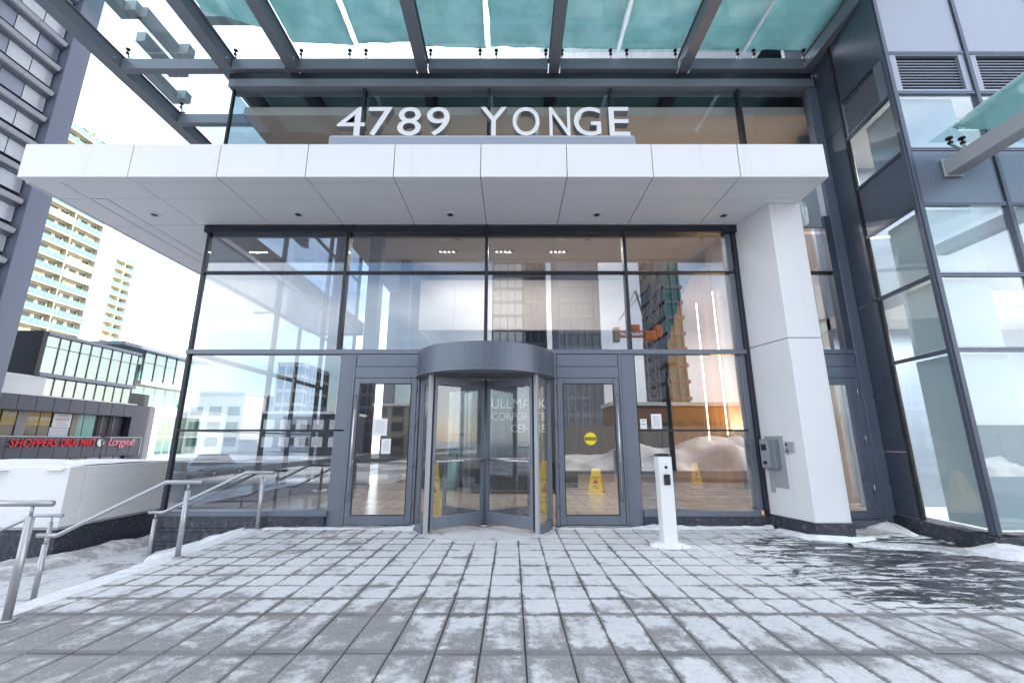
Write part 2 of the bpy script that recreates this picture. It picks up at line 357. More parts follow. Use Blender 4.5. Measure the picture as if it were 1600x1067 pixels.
def drift(name, label, path, widths, heights, mat='snow', seed=0, across=9, cat='snow', step=.12, fq=1.):
    """a bank of snow along a path"""
    pts = []; pa = [Vector(p) for p in path]
    for i in range(len(pa) - 1):
        n = max(2, int((pa[i + 1] - pa[i]).length / step))
        for k in range(n): f = k / n; pts.append((pa[i].lerp(pa[i + 1], f), widths[i] * (1 - f) + widths[i + 1] * f, heights[i] * (1 - f) + heights[i + 1] * f))
    pts.append((pa[-1], widths[-1], heights[-1])); bm = bmesh.new(); rows = []
    for i, (p, w, h) in enumerate(pts):
        q = pts[min(i + 1, len(pts) - 1)][0]; q0 = pts[max(i - 1, 0)][0]; d = (q - q0); d.z = 0; d.normalize(); s = Vector((d.y, -d.x, 0)); row = []
        for k in range(across):
            f = k / (across - 1) * 2 - 1; nn = mnoise.noise(Vector((p.x * 2.1 * fq + seed, p.y * 2.1 * fq + f * 1.7, f * .8))) ; n2 = mnoise.noise(Vector((p.x * 7 * fq + seed, p.y * 7 * fq, f * 4)))
            hh = h * max(0, (1 - f * f)) * (1 + .5 * nn + .22 * n2); ww = w * (.5 + .14 * nn + .05 * n2)
            row.append(bm.verts.new(p + s * (f * ww) + Vector((0, 0, max(0, hh) - (.03 if abs(f) > .99 else 0)))))
        rows.append(row)
    for a, b in zip(rows, rows[1:]):
        for k in range(across - 1): bm.faces.new((a[k], a[k + 1], b[k + 1], b[k]))
    bmesh.ops.recalc_face_normals(bm, faces=bm.faces)
    if sum(f.normal.z for f in bm.faces) < 0: bmesh.ops.reverse_faces(bm, faces=bm.faces)
    o = mesh_obj(name, bm, mat, None, True); return tag(o, label, cat, kind='stuff')
def structure(o, label, cat): return tag(o, label, cat, kind='structure')

# ------------------------------------------------------------------ ground, streets, plaza, stairs
def sheet(name, polys, z, mat):
    bm = bmesh.new()
    for x0, x1, y0, y1 in polys: bm.faces.new([bm.verts.new(p) for p in ((x0, y0, z), (x1, y0, z), (x1, y1, z), (x0, y1, z))])
    return mesh_obj(name, bm, mat)
structure(sheet('ground', [(-1200, 1200, -1200, 1200)], -1.45, 'street_snow'), 'snow covered ground reaching to the horizon', 'ground')
structure(box('road', -30, -17, -200, 300, -1.6, -1.44, 'asphalt'), 'wet asphalt street running past the left side', 'road')
structure(box('road', -200, 200, -52, -34, -1.6, -1.436, 'asphalt'), 'wet asphalt street across from the entrance', 'road')
structure(box('plaza_base', -4.0, 40, -14, .0, -1.42, -.032, 'joint'), 'dark bed under the snowy plaza pavers', 'plaza')
structure(box('lower_plaza', -16.95, 60, -33, -14.05, -1.42, -.6, 'street_snow'), 'snow covered forecourt in front of the plaza', 'plaza')

plaza = thing('plaza_pavement', 'snow dusted grey paver plaza in front of the entrance', 'pavement', (0, 0, 0), kind='structure')
PW = .303; XJ = .09; G = .006
rows = []
y = -3.66
while y < -.06: rows.append((y, min(y + .349, -.03))); y += .349
y = -3.66
while y > -7.6: rows.append((y - .67, y)); y -= .67
cells = []
for y0, y1 in rows:
    k = math.floor((-4.03 - XJ) / PW)
    while XJ + k * PW < 9.0:
        x0, x1 = max(XJ + k * PW, -4.03), XJ + (k + 1) * PW
        if x1 - x0 > .05: cells.append((x0, x1, y0, y1))
        k += 1
def inview(c):
    cx, cyy = (c[0] + c[1]) / 2, (c[2] + c[3]) / 2; d = cyy + 7.6
    if d < 2.75: return False
    return abs(cx) < d * .975 * 1.22 + .35
def blocked(c):
    cx, cyy = (c[0] + c[1]) / 2, (c[2] + c[3]) / 2
    return (cx > 6.2 and cyy > -1.75) or (4.3 < cx < 5 and cyy > -.8)
vis = [c for c in cells if inview(c) and not blocked(c)]
vis.sort(key=lambda c: -((c[1] - c[0]) * (c[3] - c[2]) / ((c[2] + 7.6) ** 3)))
near = vis[:300]; nearset = set(near); rest = [c for c in cells if c not in nearset and not blocked(c)]
def bm_paver(bm, x0, x1, y0, y1, dz, tx, ty, uvl):
    gx, gy = .004, .008; b = .007; z0 = -.03
    def zz(x, y): return dz + tx * (x - (x0 + x1) / 2) + ty * (y - (y0 + y1) / 2)
    o = [(x0 + gx, y0 + gy), (x1 - gx, y0 + gy), (x1 - gx, y1 - gy), (x0 + gx, y1 - gy)]; i = [(x0 + gx + b, y0 + gy + b), (x1 - gx - b, y0 + gy + b), (x1 - gx - b, y1 - gy - b), (x0 + gx + b, y1 - gy - b)]
    vb = [bm.verts.new((x, y, z0)) for x, y in o]; vo = [bm.verts.new((x, y, zz(x, y) - b)) for x, y in o]; vt = [bm.verts.new((x, y, zz(x, y))) for x, y in i]
    fs = [bm.faces.new(vt)]
    for k in range(4): fs.append(bm.faces.new((vo[k], vo[(k + 1) % 4], vt[(k + 1) % 4], vt[k]))); fs.append(bm.faces.new((vb[k], vb[(k + 1) % 4], vo[(k + 1) % 4], vo[k])))
    for f in fs:
        for l in f.loops: l[uvl].uv = ((l.vert.co.x - x0) / (x1 - x0), (l.vert.co.y - y0) / (y1 - y0))
pm = {}
for (x0, x1, y0, y1) in near:
    key = (round(x1 - x0, 3), round(y1 - y0, 3), random.randrange(3))
    if key not in pm:
        bm = bmesh.new(); uvl = bm.loops.layers.uv.new('UVMap'); w, d = x1 - x0, y1 - y0
        bm_paver(bm, -w / 2, w / 2, -d / 2, d / 2, random.uniform(-.004, .001), random.uniform(-.006, .006), random.uniform(-.006, .006), uvl)
        me = bpy.data.meshes.new('paver'); bm.to_mesh(me); bm.free(); me.materials.append(MATS['paver']); pm[key] = me
    o = bpy.data.objects.new('paver', pm[key]); link(o, plaza); o.location = ((x0 + x1) / 2, (y0 + y1) / 2, 0)
bm = bmesh.new(); uvl = bm.loops.layers.uv.new('UVMap')
for c in rest: bm_paver(bm, *c, random.uniform(-.005, .001), random.uniform(-.006, .006), random.uniform(-.006, .006), uvl)
o = mesh_obj('paver_field', bm, 'paver', plaza); o['kind'] = 'stuff'

stairs = thing('stairs', 'snowy steps going down from the plaza to the left', 'stairs', (-4.05, -3, -.53), kind='structure')
for i, (x0, x1, z) in enumerate(((-4.05, -4.0, -.004), (-4.5, -4.05, -.18), (-4.95, -4.5, -.355))):
    yy = -13.0
    while yy < -.1:
        box('step', x0 + .002, x1 - .001 if i else x1 - .002, yy, min(yy + 1.496, -.03), -1.4, z, 'stair_paving', stairs, .006); yy += 1.5
structure(box('landing', -8.0, -4.955, -13, 3.2, -1.4, -.53, 'stair_paving'), 'snowy landing below the steps beside the parapet', 'landing')
for i in range(5):
    pass
low = thing('lower_stairs', 'second flight of snowy steps going down to the street', 'stairs', (-8, -3, -1.4), kind='structure')
for i in range(4): box('step', -8.4 - i * .4, -8.002 - i * .4, -13, -.15, -1.44, -.70 - i * .17, 'stair_paving', low, .006)

drift('snow_drift', 'bank of old snow lying along the dark parapet base', [(-9.5, -.35, -.62), (-7.5, -.45, -.54), (-7.15, -.1, -.54), (-7.1, 1.2, -.54), (-7.1, 3, -.54)], [.5, .7, .75, .6, .6], [.10, .13, .16, .13, .1], 'snow_dirty', 3)
drift('snow_drift', 'thin snow ridge on the top edge of the steps', [(-4.15, -4.6, -.03), (-4.12, -3, -.02), (-4.15, -1.2, -.03), (-4.2, -.15, -.03)], [.5, .5, .5, .5], [.02, .02, .02, .03], 'snow', 11)
drift('snow_drift', 'snow filling the first step against the granite base', [(-4.3, -.10, -.12), (-4.9, -.12, -.30), (-5.7, -.12, -.50)], [.5, .5, .5], [.14, .17, .14], 'snow', 5)
drift('snow_drift', 'snow swept against the left door and glass base', [(-4.0, -.14, -.01), (-3.0, -.13, -.01), (-2.3, -.16, -.01), (-1.55, -.22, -.01)], [.18, .24, .16, .34], [.025, .03, .012, .06], 'snow', 8, 13, step=.04, fq=2.2)
drift('snow_drift', 'snow line along the granite base under the right pane', [(.75, -.16, -.01), (1.6, -.16, -.01), (2.4, -.13, -.01), (3.2, -.12, -.01), (4.2, -.12, -.01)], [.2, .14, .24, .16, .22], [.025, .012, .06, .03, .05], 'snow', 12, 13, step=.04, fq=2.2)
drift('snow_drift', 'clump of snow around the foot of the white post', [(1.85, -1.30, -.01), (2.12, -1.31, -.01), (2.4, -1.32, -.01)], [.26, .44, .18], [.03, .085, .01], 'snow', 21, 15, step=.03)
drift('snow_drift', 'snow along the foot of the white column', [(4.2, -.3, -.01), (4.28, -.85, -.01), (4.75, -1.02, -.01), (5.2, -.9, -.01)], [.16, .26, .30, .2], [.04, .06, .06, .03], 'snow', 31)
drift('snow_drift', 'pointed snow heap in the corner beside the right door', [(5.75, -.08, -.01), (6.05, -.2, -.01), (6.02, -.75, -.01)], [.16, .34, .12], [.03, .14, .02], 'snow', 41, step=.04)
drift('snow_drift', 'snow heap against the corner of the navy building', [(5.75, -1.6, -.01), (5.98, -1.86, -.01), (6.5, -1.98, -.01), (7.6, -1.95, -.01)], [.2, .42, .34, .26], [.03, .15, .07, .05], 'snow', 44, step=.04)
drift('snow_drift', 'low crusty snow strip between column and navy building', [(4.6, -1.25, -.012), (5.4, -1.45, -.012), (6.4, -2.1, -.012)], [.35, .5, .4], [.03, .045, .04], 'snow_dirty', 51)
drift('snow_bank', 'long ploughed snow bank behind the camera mirrored in the glass', [(-6, -23, -.7), (3, -22, -.7), (9, -21, -.7), (13, -21.5, -.7), (19, -22, -.7), (30, -23, -.7)], [3, 5, 6, 7, 5, 4], [.8, 1.1, 1.6, 2.2, 1.5, 1.0], 'snow_bank', 61, 41, step=.2, fq=.13)

# ------------------------------------------------------------------ main entrance building
bld = thing('entrance_building', 'glass fronted entrance building with grey metal frames around the doors', 'building', (0, 4, 0))
XL, XR = -5.8, 4.24
MX = [-5.8, -3.12, -.48, 2.13, 4.24]
for x in (-3.12, -.48, 2.13):
    box('mullion', x - .03, x + .03, -.045, .12, 2.965, 5.24, 'dark_frame', bld, .004)
box('corner_post', -5.83, -5.77, -.02, .06, .25, 5.24, 'dark_frame', bld, .004)
box('mullion', 4.18, 4.24, -.05, .12, .25, 5.24, 'dark_frame', bld, .004)
box('mullion', 4.07, 4.178, .0, .14, .25, 5.24, 'alu_frame', bld, .003)
def transom(x0, x1, z, h, m, y0=-.035, y1=.10): box('transom', x0, x1, y0, y1, z - h / 2, z + h / 2, m, bld, .003)
def panes(x0, x1, z0, z1, m='glass_front', y=.02): box('glass_pane', x0, x1, y, y + .012, z0, z1, m, bld)
for a, b in zip(MX, MX[1:]):
    transom(a + .031, b - .031, 4.45, .035, 'dark_frame')
    for z0, z1 in ((2.965, 4.433), (4.467, 5.24)): panes(a + .031, b - .031 if b < 4 else 4.069, z0, z1)
transom(-5.83, 4.18, 2.925, .08, 'alu_frame', -.06, .12)
box('header_beam', -5.86, 4.28, -.08, .2, 5.242, 5.36, 'dark_frame', bld, .004)
for (a, b) in ((-5.77, -3.06), (2.2, 4.069)):
    panes(a, b, .255, 1.533); panes(a, b, 1.567, 2.884); transom(a, b + (.17 if a < 0 else 0), 1.55, .032, 'dark_frame', -.03, .06)
    transom(a - .03, b + .02, .212, .085, 'alu_frame', -.09, .1)
box('mullion', 4.245, 4.275, -.02, .12, .0, 5.24, 'dark_frame', bld)
# wide metal jambs on each side of the doors
for (x0, x1, y0) in ((-3.06, -2.815, -.03), (-2.81, -2.77, -.055), (-1.66, -1.62, -.055), (.735, .785, -.055), (1.885, 1.925, -.055), (1.93, 2.17, -.03)):
    box('jamb', x0, x1, y0, .12, .0, 2.884, 'alu_frame', bld, .004)
for x0, x1 in ((-2.765, -1.665), (.79, 1.88)):
    box('door_header', x0, x1, -.04, .1, 2.66, 2.88, 'alu_frame', bld, .004)
    box('door_header', x0, x1, -.055, .1, 2.455, 2.652, 'alu_frame', bld, .004)
def swing_door(x0, x1, z1, hinge_right, label):
    y0, y1 = -.05, .0; s = .105
    bm = bmesh.new()
    bm_box(bm, x0, x0 + s, y0, y1, .03, z1, .004); bm_box(bm, x1 - s, x1, y0, y1, .03, z1, .004)
    bm_box(bm, x0 + s + .001, x1 - s - .001, y0, y1, z1 - s, z1, .004); bm_box(bm, x0 + s + .001, x1 - s - .001, y0, y1, .03, .03 + .16, .004)
    d = mesh_obj('door', bm, 'alu_frame', bld)
    d['label'] = label
    box('door_pane', x0 + s - .002, x1 - s + .002, -.028, -.018, .188, z1 - s + .002, 'glass_door', d)
    bm = bmesh.new()
    for (a, b, c, e) in ((x0 + s - .012, x0 + s, .19, z1 - s), (x1 - s, x1 - s + .012, .19, z1 - s)): bm_box(bm, a, b, -.056, -.049, c, e)
    bm_box(bm, x0 + s, x1 - s, -.056, -.049, .178, .19); bm_box(bm, x0 + s, x1 - s, -.056, -.049, z1 - s, z1 - s + .012)
    mesh_obj('gasket', bm, 'gasket', d)
    hx = x1 + .004 if hinge_right else x0 - .004
    for z in (.35, 1.0, 1.65, 2.25): tube('hinge', [(hx, -.065, z - .06), (hx, -.065, z + .06)], .014, 'alu_frame', d, 8)
    px = x0 + .06 if hinge_right else x1 - .06
    for z in (.5, 2.05): tube('pull_bracket', [(px, -.05, z), (px, -.115, z)], .011, 'stainless', d, 8)
    tube('pull_handle', [(px, -.115, .4), (px, -.115, 2.15)], .015, 'stainless', d, 10)
    box('lock', px - .02, px + .02, -.06, -.05, 1.0, 1.06, 'stainless', d, .003)
    box('threshold', x0, x1, -.09, .1, .0, .026, 'stainless', d, .003)
    m_ = (x0 + x1) / 2
    return d
swing_door(-2.762, -1.668, 2.45, True, 'left glass swing door with two notices')
swing_door(.793, 1.877, 2.45, False, 'glass swing door with round yellow sticker')
box('push_bar', -2.66, -1.77, .03, .075, 1.02, 1.08, 'dark_frame', bld, .006)
# granite base courses: top band, then tiles down to the landing
x = -5.85; k = 0
while x < -3.07:
    x1 = min(x + .62, -3.065); box('base_tile', x + .002, x1 - .002, -.115, .1, .0, .168, 'granite', bld, .003); x = x1
x = 2.165
while x < 4.27:
    x1 = min(x + .62, 4.275); box('base_tile', x + .002, x1 - .002, -.075, .1, .0, .168, 'granite', bld, .003); x = x1
for r_, (z0, z1, off) in enumerate(((-.055, -.004, .0), (-.21, -.06, .2), (-.265, -.215, 0), (-.42, -.27, .35), (-.475, -.425, 0), (-.63, -.48, .2))):
    L = .45 if z1 - z0 > .1 else .9
    x = -5.85 - off * L
    while x < -4.06:
        a, b = max(x, -5.85), min(x + L, -4.03)
        if b - a > .03: box('base_tile', a + .002, b - .002, -.10 if L < .5 else -.105, .1, z0, z1, 'granite', bld, .003)
        x += L
# left side glazing
for y in (2.6, 5.2, 7.8):
    box('mullion', -5.83, -5.72, y - .03, y + .03, .25, 8.5, 'dark_frame', bld, .004)
for y0, y1 in ((.065, 2.57), (2.63, 5.17), (5.23, 7.77)):
    for z0, z1 in ((.255, 1.533), (1.567, 2.884), (2.965, 4.433), (4.467, 5.24), (5.4, 7.2), (7.25, 8.5)): box('glass_pane', -5.806, -5.794, y0, y1, z0, z1, 'glass_front', bld)
    for z, h in ((1.55, .03), (2.925, .08), (4.45, .035), (5.3, .1), (7.225, .05)): box('transom', -5.84, -5.74, y0, y1, z - h / 2, z + h / 2, 'alu_frame', bld, .003)
box('side_base', -5.84, -5.70, .11, 9, -.6, .25, 'granite', bld, .004)
# upper glass above the white canopy
UM = [-5.8, -3.07, -.48, 2.05, 4.7, 6.22]
for x in UM[1:-1]: box('mullion', x - .03, x + .03, -.04, .12, 5.4, 8.5, 'dark_frame', bld, .004)
box('mullion', -5.82, -5.78, -.02, .05, 5.4, 8.5, 'dark_frame', bld, .003)
for a, b in zip(UM, UM[1:]): panes(a + .031, b - .031, 7.0, 8.5, 'glass_upper'); box('spandrel', a + .032, b - .032, .03, .1, 5.4, 6.98, 'white_panel', bld)
box('header_beam', -5.87, 6.25, -.10, .2, 8.505, 8.69, 'canopy_steel', bld, .005)
box('header_beam', -5.9, 6.25, -.065, .2, 8.695, 8.86, 'dark_frame', bld, .005)
box('roof', -5.87, 6.6, .21, 12.2, 8.7, 9.0, 'dark_frame', bld, .01)
# glazed strip with a door between column and navy building
SX0, SX1 = 4.98, 6.10
box('jamb', 6.12, 6.31, -.06, .12, .06, 8.5, 'blue_grey_panel', bld, .004); box('jamb', 6.0, 6.115, -.03, .12, 2.9, 5.6, 'navy_panel', bld, .004)
for z0, z1 in ((2.965, 4.433), (4.467, 5.24), (5.3, 6.98)): box('glass_pane', 4.28, 6.0, .02, .032, z0, z1, 'glass_front', bld)
transom(4.28, 6.0, 4.45, .035, 'dark_frame'); transom(4.28, 6.115, 2.925, .08, 'blue_grey_panel', -.06, .12)
box('door_header', 4.3, 6.11, -.04, .1, 2.66, 2.88, 'blue_grey_panel', bld, .004); box('door_header', 4.3, 6.11, -.055, .1, 2.455, 2.652, 'blue_grey_panel', bld, .004)
box('jamb', 6.03, 6.112, -.055, .1, .06, 2.45, 'blue_grey_panel', bld, .004)
bm = bmesh.new(); bm_box(bm, 4.95, 5.05, -.05, 0, .12, 2.45, .004); bm_box(bm, 5.88, 6.025, -.05, 0, .12, 2.45, .004); bm_box(bm, 5.051, 5.879, -.05, 0, 2.33, 2.45, .004); bm_box(bm, 5.051, 5.879, -.05, 0, .12, .25, .004)
d = mesh_obj('door', bm, 'blue_grey_panel', bld); d['label'] = 'narrow side door half hidden by the white column'
box('door_pane', 5.048, 5.882, -.028, -.018, .248, 2.332, 'glass_door', d)
for z in (.6, 1.4, 2.2): tube('hinge', [(6.03, -.066, z - .07), (6.03, -.066, z + .07)], .014, 'stainless', d, 8)
box('threshold', 4.95, 6.12, -.12, .1, .0, .115, 'alu_frame', bld, .004)
box('glass_pane', 4.28, 4.9, .02, .032, .1, 2.45, 'glass_front', bld)

# ------------------------------------------------------------------ revolving door
CX, CY = -.46, .05
rv = thing('revolving_door', 'round grey revolving door with four glass wings in the centre', 'revolving door', (CX, CY, 0))
NS = 40
arcwall('drum_canopy', CX, CY, .02, 1.21, -math.pi, 0, 2.45, 2.87, 'drum_metal', rv, NS)
arcwall('canopy_trim', CX, CY, 1.0, 1.225, -math.pi, 0, 2.43, 2.446, 'alu_frame', rv, NS)
a_l = math.atan2(-.66, -.83); a_r = math.atan2(-.66, .83)
for a0, a1 in ((-math.pi + .02, a_l - .03), (a_r + .03, -.02)):
    arcwall('curved_pane', CX, CY, 1.075, 1.087, a0, a1, .13, 2.43, 'glass_curved', rv, 12)
    arcwall('base_ring', CX, CY, 1.03, 1.13, a0, a1, .0, .128, 'alu_frame', rv, 12)
for a in (a_l, a_r):
    x, y = CX + 1.075 * math.cos(a), CY + 1.075 * math.sin(a)
    bm = bm_box(bmesh.new(), -.04, .04, -.032, .032, 0, 2.43, .006); bmesh.ops.transform(bm, matrix=Matrix.Translation((x, y, 0)) @ Matrix.Rotation(a, 4, 'Z'), verts=bm.verts)
    mesh_obj('door_post', bm, 'light_steel', rv)
for x in (CX - 1.1, CX + 1.1): box('door_post', x - .035, x + .035, -.06, .03, 0, 2.43, 'alu_frame', rv, .005)
tube('centre_shaft', [(CX, CY, .02), (CX, CY, 2.43)], .042, 'alu_frame', rv, 16)
tube('shaft_foot', [(CX, CY, .005), (CX, CY, .03)], .11, 'stainless', rv, 20)
arcwall('floor_disc', CX, CY, .12, 1.17, -math.pi, 0, -.02, .006, 'stair_paving', rv, NS)
for a in (a_l + .03, a_r - .03, a_l + .03 + math.pi, a_r - .03 + math.pi):
    M = Matrix.Translation((CX, CY, 0)) @ Matrix.Rotation(a, 4, 'Z')
    bm = bmesh.new(); bm_box(bm, .045, .09, -.022, .022, .06, 2.40, .003); bm_box(bm, .985, 1.035, -.022, .022, .06, 2.40, .003)
    bm_box(bm, .091, .984, -.022, .022, 2.28, 2.40, .003); bm_box(bm, .091, .984, -.022, .022, .06, .235, .003)
    bmesh.ops.transform(bm, matrix=M, verts=bm.verts); w = mesh_obj('door_wing', bm, 'alu_frame', rv)
    bm = bm_box(bmesh.new(), .088, .987, -.005, .005, .233, 2.282); bmesh.ops.transform(bm, matrix=M, verts=bm.verts); mesh_obj('wing_pane', bm, 'glass_curved', w)
    bm = bmesh.new()
    for s in (-.055, .055): bm_tube(bm, [(.07, s, 1.06), (1.0, s, 1.06)], .013, 8)
    bmesh.ops.transform(bm, matrix=M, verts=bm.verts); mesh_obj('push_bar', bm, 'stainless', w, True)
    bm = bm_box(bmesh.new(), 1.036, 1.06, -.006, .006, .03, 2.42); bmesh.ops.transform(bm, matrix=M, verts=bm.verts); mesh_obj('brush_seal', bm, 'black_rubber', w)

# ------------------------------------------------------------------ white canopy with soffit
can = thing('white_canopy', 'white panelled canopy over the entrance with recessed soffit lights', 'canopy', (-1.4, -.8, 5.36))
FJ = [-7.7, -5.98, -4.6, -3.22, -1.85, -.49, .86, 2.2, 3.56, 4.93]
YF = -1.64; ZS = 5.38; g = .006
box('core', -7.6, 4.9, -1.6, .02, 5.42, 5.93, 'gasket', can)
box('core', -7.6, -5.9, .02, 9, 5.42, 5.93, 'gasket', can)
for a, b in zip(FJ, FJ[1:]):
    e_ = random.uniform(-.004, .004); box('fascia_panel', a + g, b - g, YF + e_, YF + .035, ZS - .012 + e_ * .5, 5.95 + e_ * .5, 'white_panel', can, .004)
    box('top_panel', a + g, b - g, YF + .036, -.11, 5.93, 5.952, 'white_panel', can)
    box('lip_panel', a + g, b - g, YF + .037, -1.49, ZS - .010, ZS + .02, 'soffit_panel', can, .003)
for a, b in zip([-7.18] + FJ[1:], FJ[1:]):
    box('soffit_panel', a + g, b - g, -1.470, -1.006, ZS, ZS + .03, 'soffit_panel', can, .003)
    x0 = -6.9 if a < -7 else a
    box('soffit_panel', x0 + g, b - g, -.994, -.09, ZS, ZS + .03, 'soffit_panel', can, .003)
box('end_panel', 4.93 - .03, 4.93, YF + .036, -.87, ZS - .012, 5.95, 'white_panel', can, .003)
yy = [-1.49, -.994, 0, 1.4, 2.8, 4.2, 5.6, 7.0, 8.4]
for a, b in zip(yy, yy[1:]):
    box('soffit_panel', -7.69, -7.19, a + g, b - g, ZS, ZS + .03, 'soffit_panel', can, .003)
    if a >= -1: box('soffit_panel', -7.17, -6.91, a + g, b - g, ZS, ZS + .03, 'soffit_panel', can, .003)
    if a >= 0: box('soffit_panel', -6.89, -5.9, a + g + (.0 if a else -.08), b - g, ZS, ZS + .03, 'soffit_panel', can, .003)
    box('fascia_panel', -7.735, -7.70, a + g, b - g, ZS - .012, 5.95, 'white_panel', can, .003)
box('soffit_panel', -7.17, -6.91, -.994 + g, -.994 + .5, ZS + .001, ZS + .028, 'soffit_panel', can)
for x, y in ((-6.5, -.47), (-3.88, -.48), (-1.12, -.47), (1.54, -.47), (3.86, -.44)):
    arcwall('downlight', x, y, .062, .105, 0, 2 * math.pi, ZS - .012, ZS - .002, 'white_paint', can, 24)
    dl = [o for o in can.children if o.name.startswith('downlight')][-1]
    arcwall('downlight_bowl', x, y, .0, .06, 0, 2 * math.pi, ZS - .006, ZS - .003, 'alu_frame', dl, 20)
    arcwall('downlight_lens', x, y, .0, .036, 0, 2 * math.pi, ZS - .012, ZS - .007, 'gasket', dl, 16)

# ------------------------------------------------------------------ street number sign on the canopy
sg = thing('number_sign', 'white raised lettering 4789 YONGE standing on the canopy', 'sign', (-.5, -1.3, 5.952))
box('sign_plinth', -3.0, 2.02, -1.46, -1.22, 5.953, 6.235, 'pale_panel', sg, .004)
box('plinth_rail', -2.98, 2.0, -1.44, -1.24, 6.237, 6.262, 'white_panel', sg, .003)
lett = text_bm('4789 YONGE', 1, 0); X0, X1, _, _ = ext(lett); lett.free()
spans = {}
# measured letter slots along the sign (left, right)
slots = [('4', -2.90, -2.36), ('7', -2.30, -1.83), ('8', -1.72, -1.26), ('9', -1.15, -.70), ('Y', -.10, .42), ('O', .53, 1.06), ('N', 1.25, 1.66), ('G', 1.73, 2.26), ('E', 2.42, 2.82)]
s0, s1 = -2.90, 2.82
for ch, a, b in slots:
    f = lambda x: -2.90 + (x - s0) / (s1 - s0) * (1.95 + 2.90)
    M = frame_M((f(a), -1.375, 6.264), (1, 0, 0), (0, 0, 1))
    l = place_text('letter', ch, f(b) - f(a), .55, .13, M, 'white_panel', sg, thin=.002)
    l.data.materials.append(MATS['letter_return'])
    for p in l.data.polygons: p.material_index = 0 if p.normal.y < -.8 else 1
    l['label'] = 'white letter ' + ch

# ------------------------------------------------------------------ steel and glass canopy above
sc_ = thing('steel_canopy', 'blue grey steel and glass canopy high above the entrance', 'canopy', (-1, -1, 8.92))
BX = [-8.3, -5.98, -4.6, -1.88, .88, 3.6, 6.22]
YA = -4.2
for x in BX:
    y1 = 8.5 if x < -5.9 else .08
    w = .11 if x > -5 else .13
    bm = bmesh.new(); bm_box(bm, x - w, x + w, YA, y1, 8.93, 8.955, .003); bm_box(bm, x - w * .72, x + w * .72, YA, y1, 8.956, 9.24, .003); bm_box(bm, x - w, x + w, YA, y1, 9.241, 9.265, .003)
    b_ = mesh_obj('beam', bm, 'canopy_steel', sc_)
    for s in (-1, 1): tube('bolt', [(x + s * (w * .72), -.26, 9.03), (x + s * (w * .72 + .03), -.26, 9.03)], .022, 'stainless', b_, 8)
for a, b in zip(BX, BX[1:]):
    for y in ([-.12] if a > -5.9 else [-.12, 1.45, 3.1, 4.8]) + [-2.2, -4.2]:
        if a < -5.9 or y <= 0: box('cross_beam', a + .132, b - .132, y, y + .15, 8.92, 9.17, 'canopy_steel', sc_, .004)
    if a > -5.9: box('glazing_channel', a + .132, b - .132, -.10, -.03, 9.171, 9.2, 'stainless', sc_, .003)
JX = [-8.2, -5.98, -4.6, -3.24, -1.88, -.5, .88, 2.24, 3.6, 4.91, 6.3]
ZG = 9.38
for a, b in zip(JX, JX[1:]):
    for y0, y1 in ((-2.12, -.06), (-4.2, -2.14)):
        box('glass_panel', a + .012, b - .012, y0, y1, ZG, ZG + .016, 'glass_canopy', sc_)
    if a < -6:
        for y0, y1 in ((-.04, 1.5), (1.52, 3.15), (3.17, 4.8)): box('glass_panel', a + .012, b - .012, y0, y1, ZG, ZG + .016, 'glass_canopy', sc_)
def spider(x, y, ang=0):
    bm = bmesh.new(); bm_box(bm, x - .06, x + .06, y - .02, y + .05, 9.172, 9.186); bm_bar(bm, (x, y + .01, 9.18), (x, y - .05, 9.30), .022); 
    o = mesh_obj('spider_fitting', bm, 'stainless', sc_)
    bm = bmesh.new()
    bm_tube(bm, [(x, y - .05, 9.26), (x, y - .05, 9.285)], .032, 10); bm_tube(bm, [(x, y - .052, 9.285), (x, y - .052, 9.355)], .013, 8); bm_tube(bm, [(x, y - .052, 9.355), (x, y - .052, 9.379)], .04, 12)
    mesh_obj('glass_clamp', bm, 'black_rubber', o, True)
for x in JX[1:]:
    for s in (-.17, .17):
        if x + s < 6.15: spider(x + s, -.075)
for y in (1.4, 3.05): spider(-8.05, y)
spider(-8.05, -.1)
# snow sheets lying on the roof glass
def snow_sheet(x0, x1, yb, seed):
    bm = bmesh.new(); n = 26; m = 20; top = []
    for i in range(n + 1):
        x = x0 + (x1 - x0) * i / n; y_edge = yb(i / n) + .025 * mnoise.noise(Vector((x * 3, seed, 0))) + .02 * mnoise.noise(Vector((x * 11, seed, 3)))
        row = []
        for k in range(m + 1):
            f = (k / m); y = y_edge + (-4.1 - y_edge) * f ** 1.6
            h = .012 + .10 * min(1, f * 5) * (1 + .5 * mnoise.noise(Vector((x * 2, y * 2, seed)))) * min(1, i / 2 + .1, (n - i) / 2 + .1)
            dx = (.02 * mnoise.noise(Vector((y * 6, seed, 1))) if i in (0, n) else 0)
            row.append((x + dx, y, h))
        top.append(row)
    T = [[bm.verts.new((x, y, ZG + .018 + h)) for x, y, h in r] for r in top]; B = [[bm.verts.new((x, y, ZG + .0175)) for x, y, h in r] for r in top]
    for i in range(n):
        for k in range(m):
            bm.faces.new((T[i][k], T[i + 1][k], T[i + 1][k + 1], T[i][k + 1])); bm.faces.new((B[i][k], B[i][k + 1], B[i + 1][k + 1], B[i + 1][k]))
    for i in range(n): bm.faces.new((B[i][0], B[i + 1][0], T[i + 1][0], T[i][0]))
    for k in range(m): bm.faces.new((B[0][k], T[0][k], T[0][k + 1], B[0][k + 1])); bm.faces.new((T[n][k], B[n][k], B[n][k + 1], T[n][k + 1]))
    bmesh.ops.recalc_face_normals(bm, faces=bm.faces); return bm
snow_roof = bmesh.new()
edges = [lambda u: -.95 + .45 * u, lambda u: -.30 + .08 * u, lambda u: -.26 - .05 * u, lambda u: -.20 + .05 * u, lambda u: -.20 + .06 * u, lambda u: -.14, lambda u: -.12 - .03 * u, lambda u: -.13 + .02 * u, lambda u: -.11]
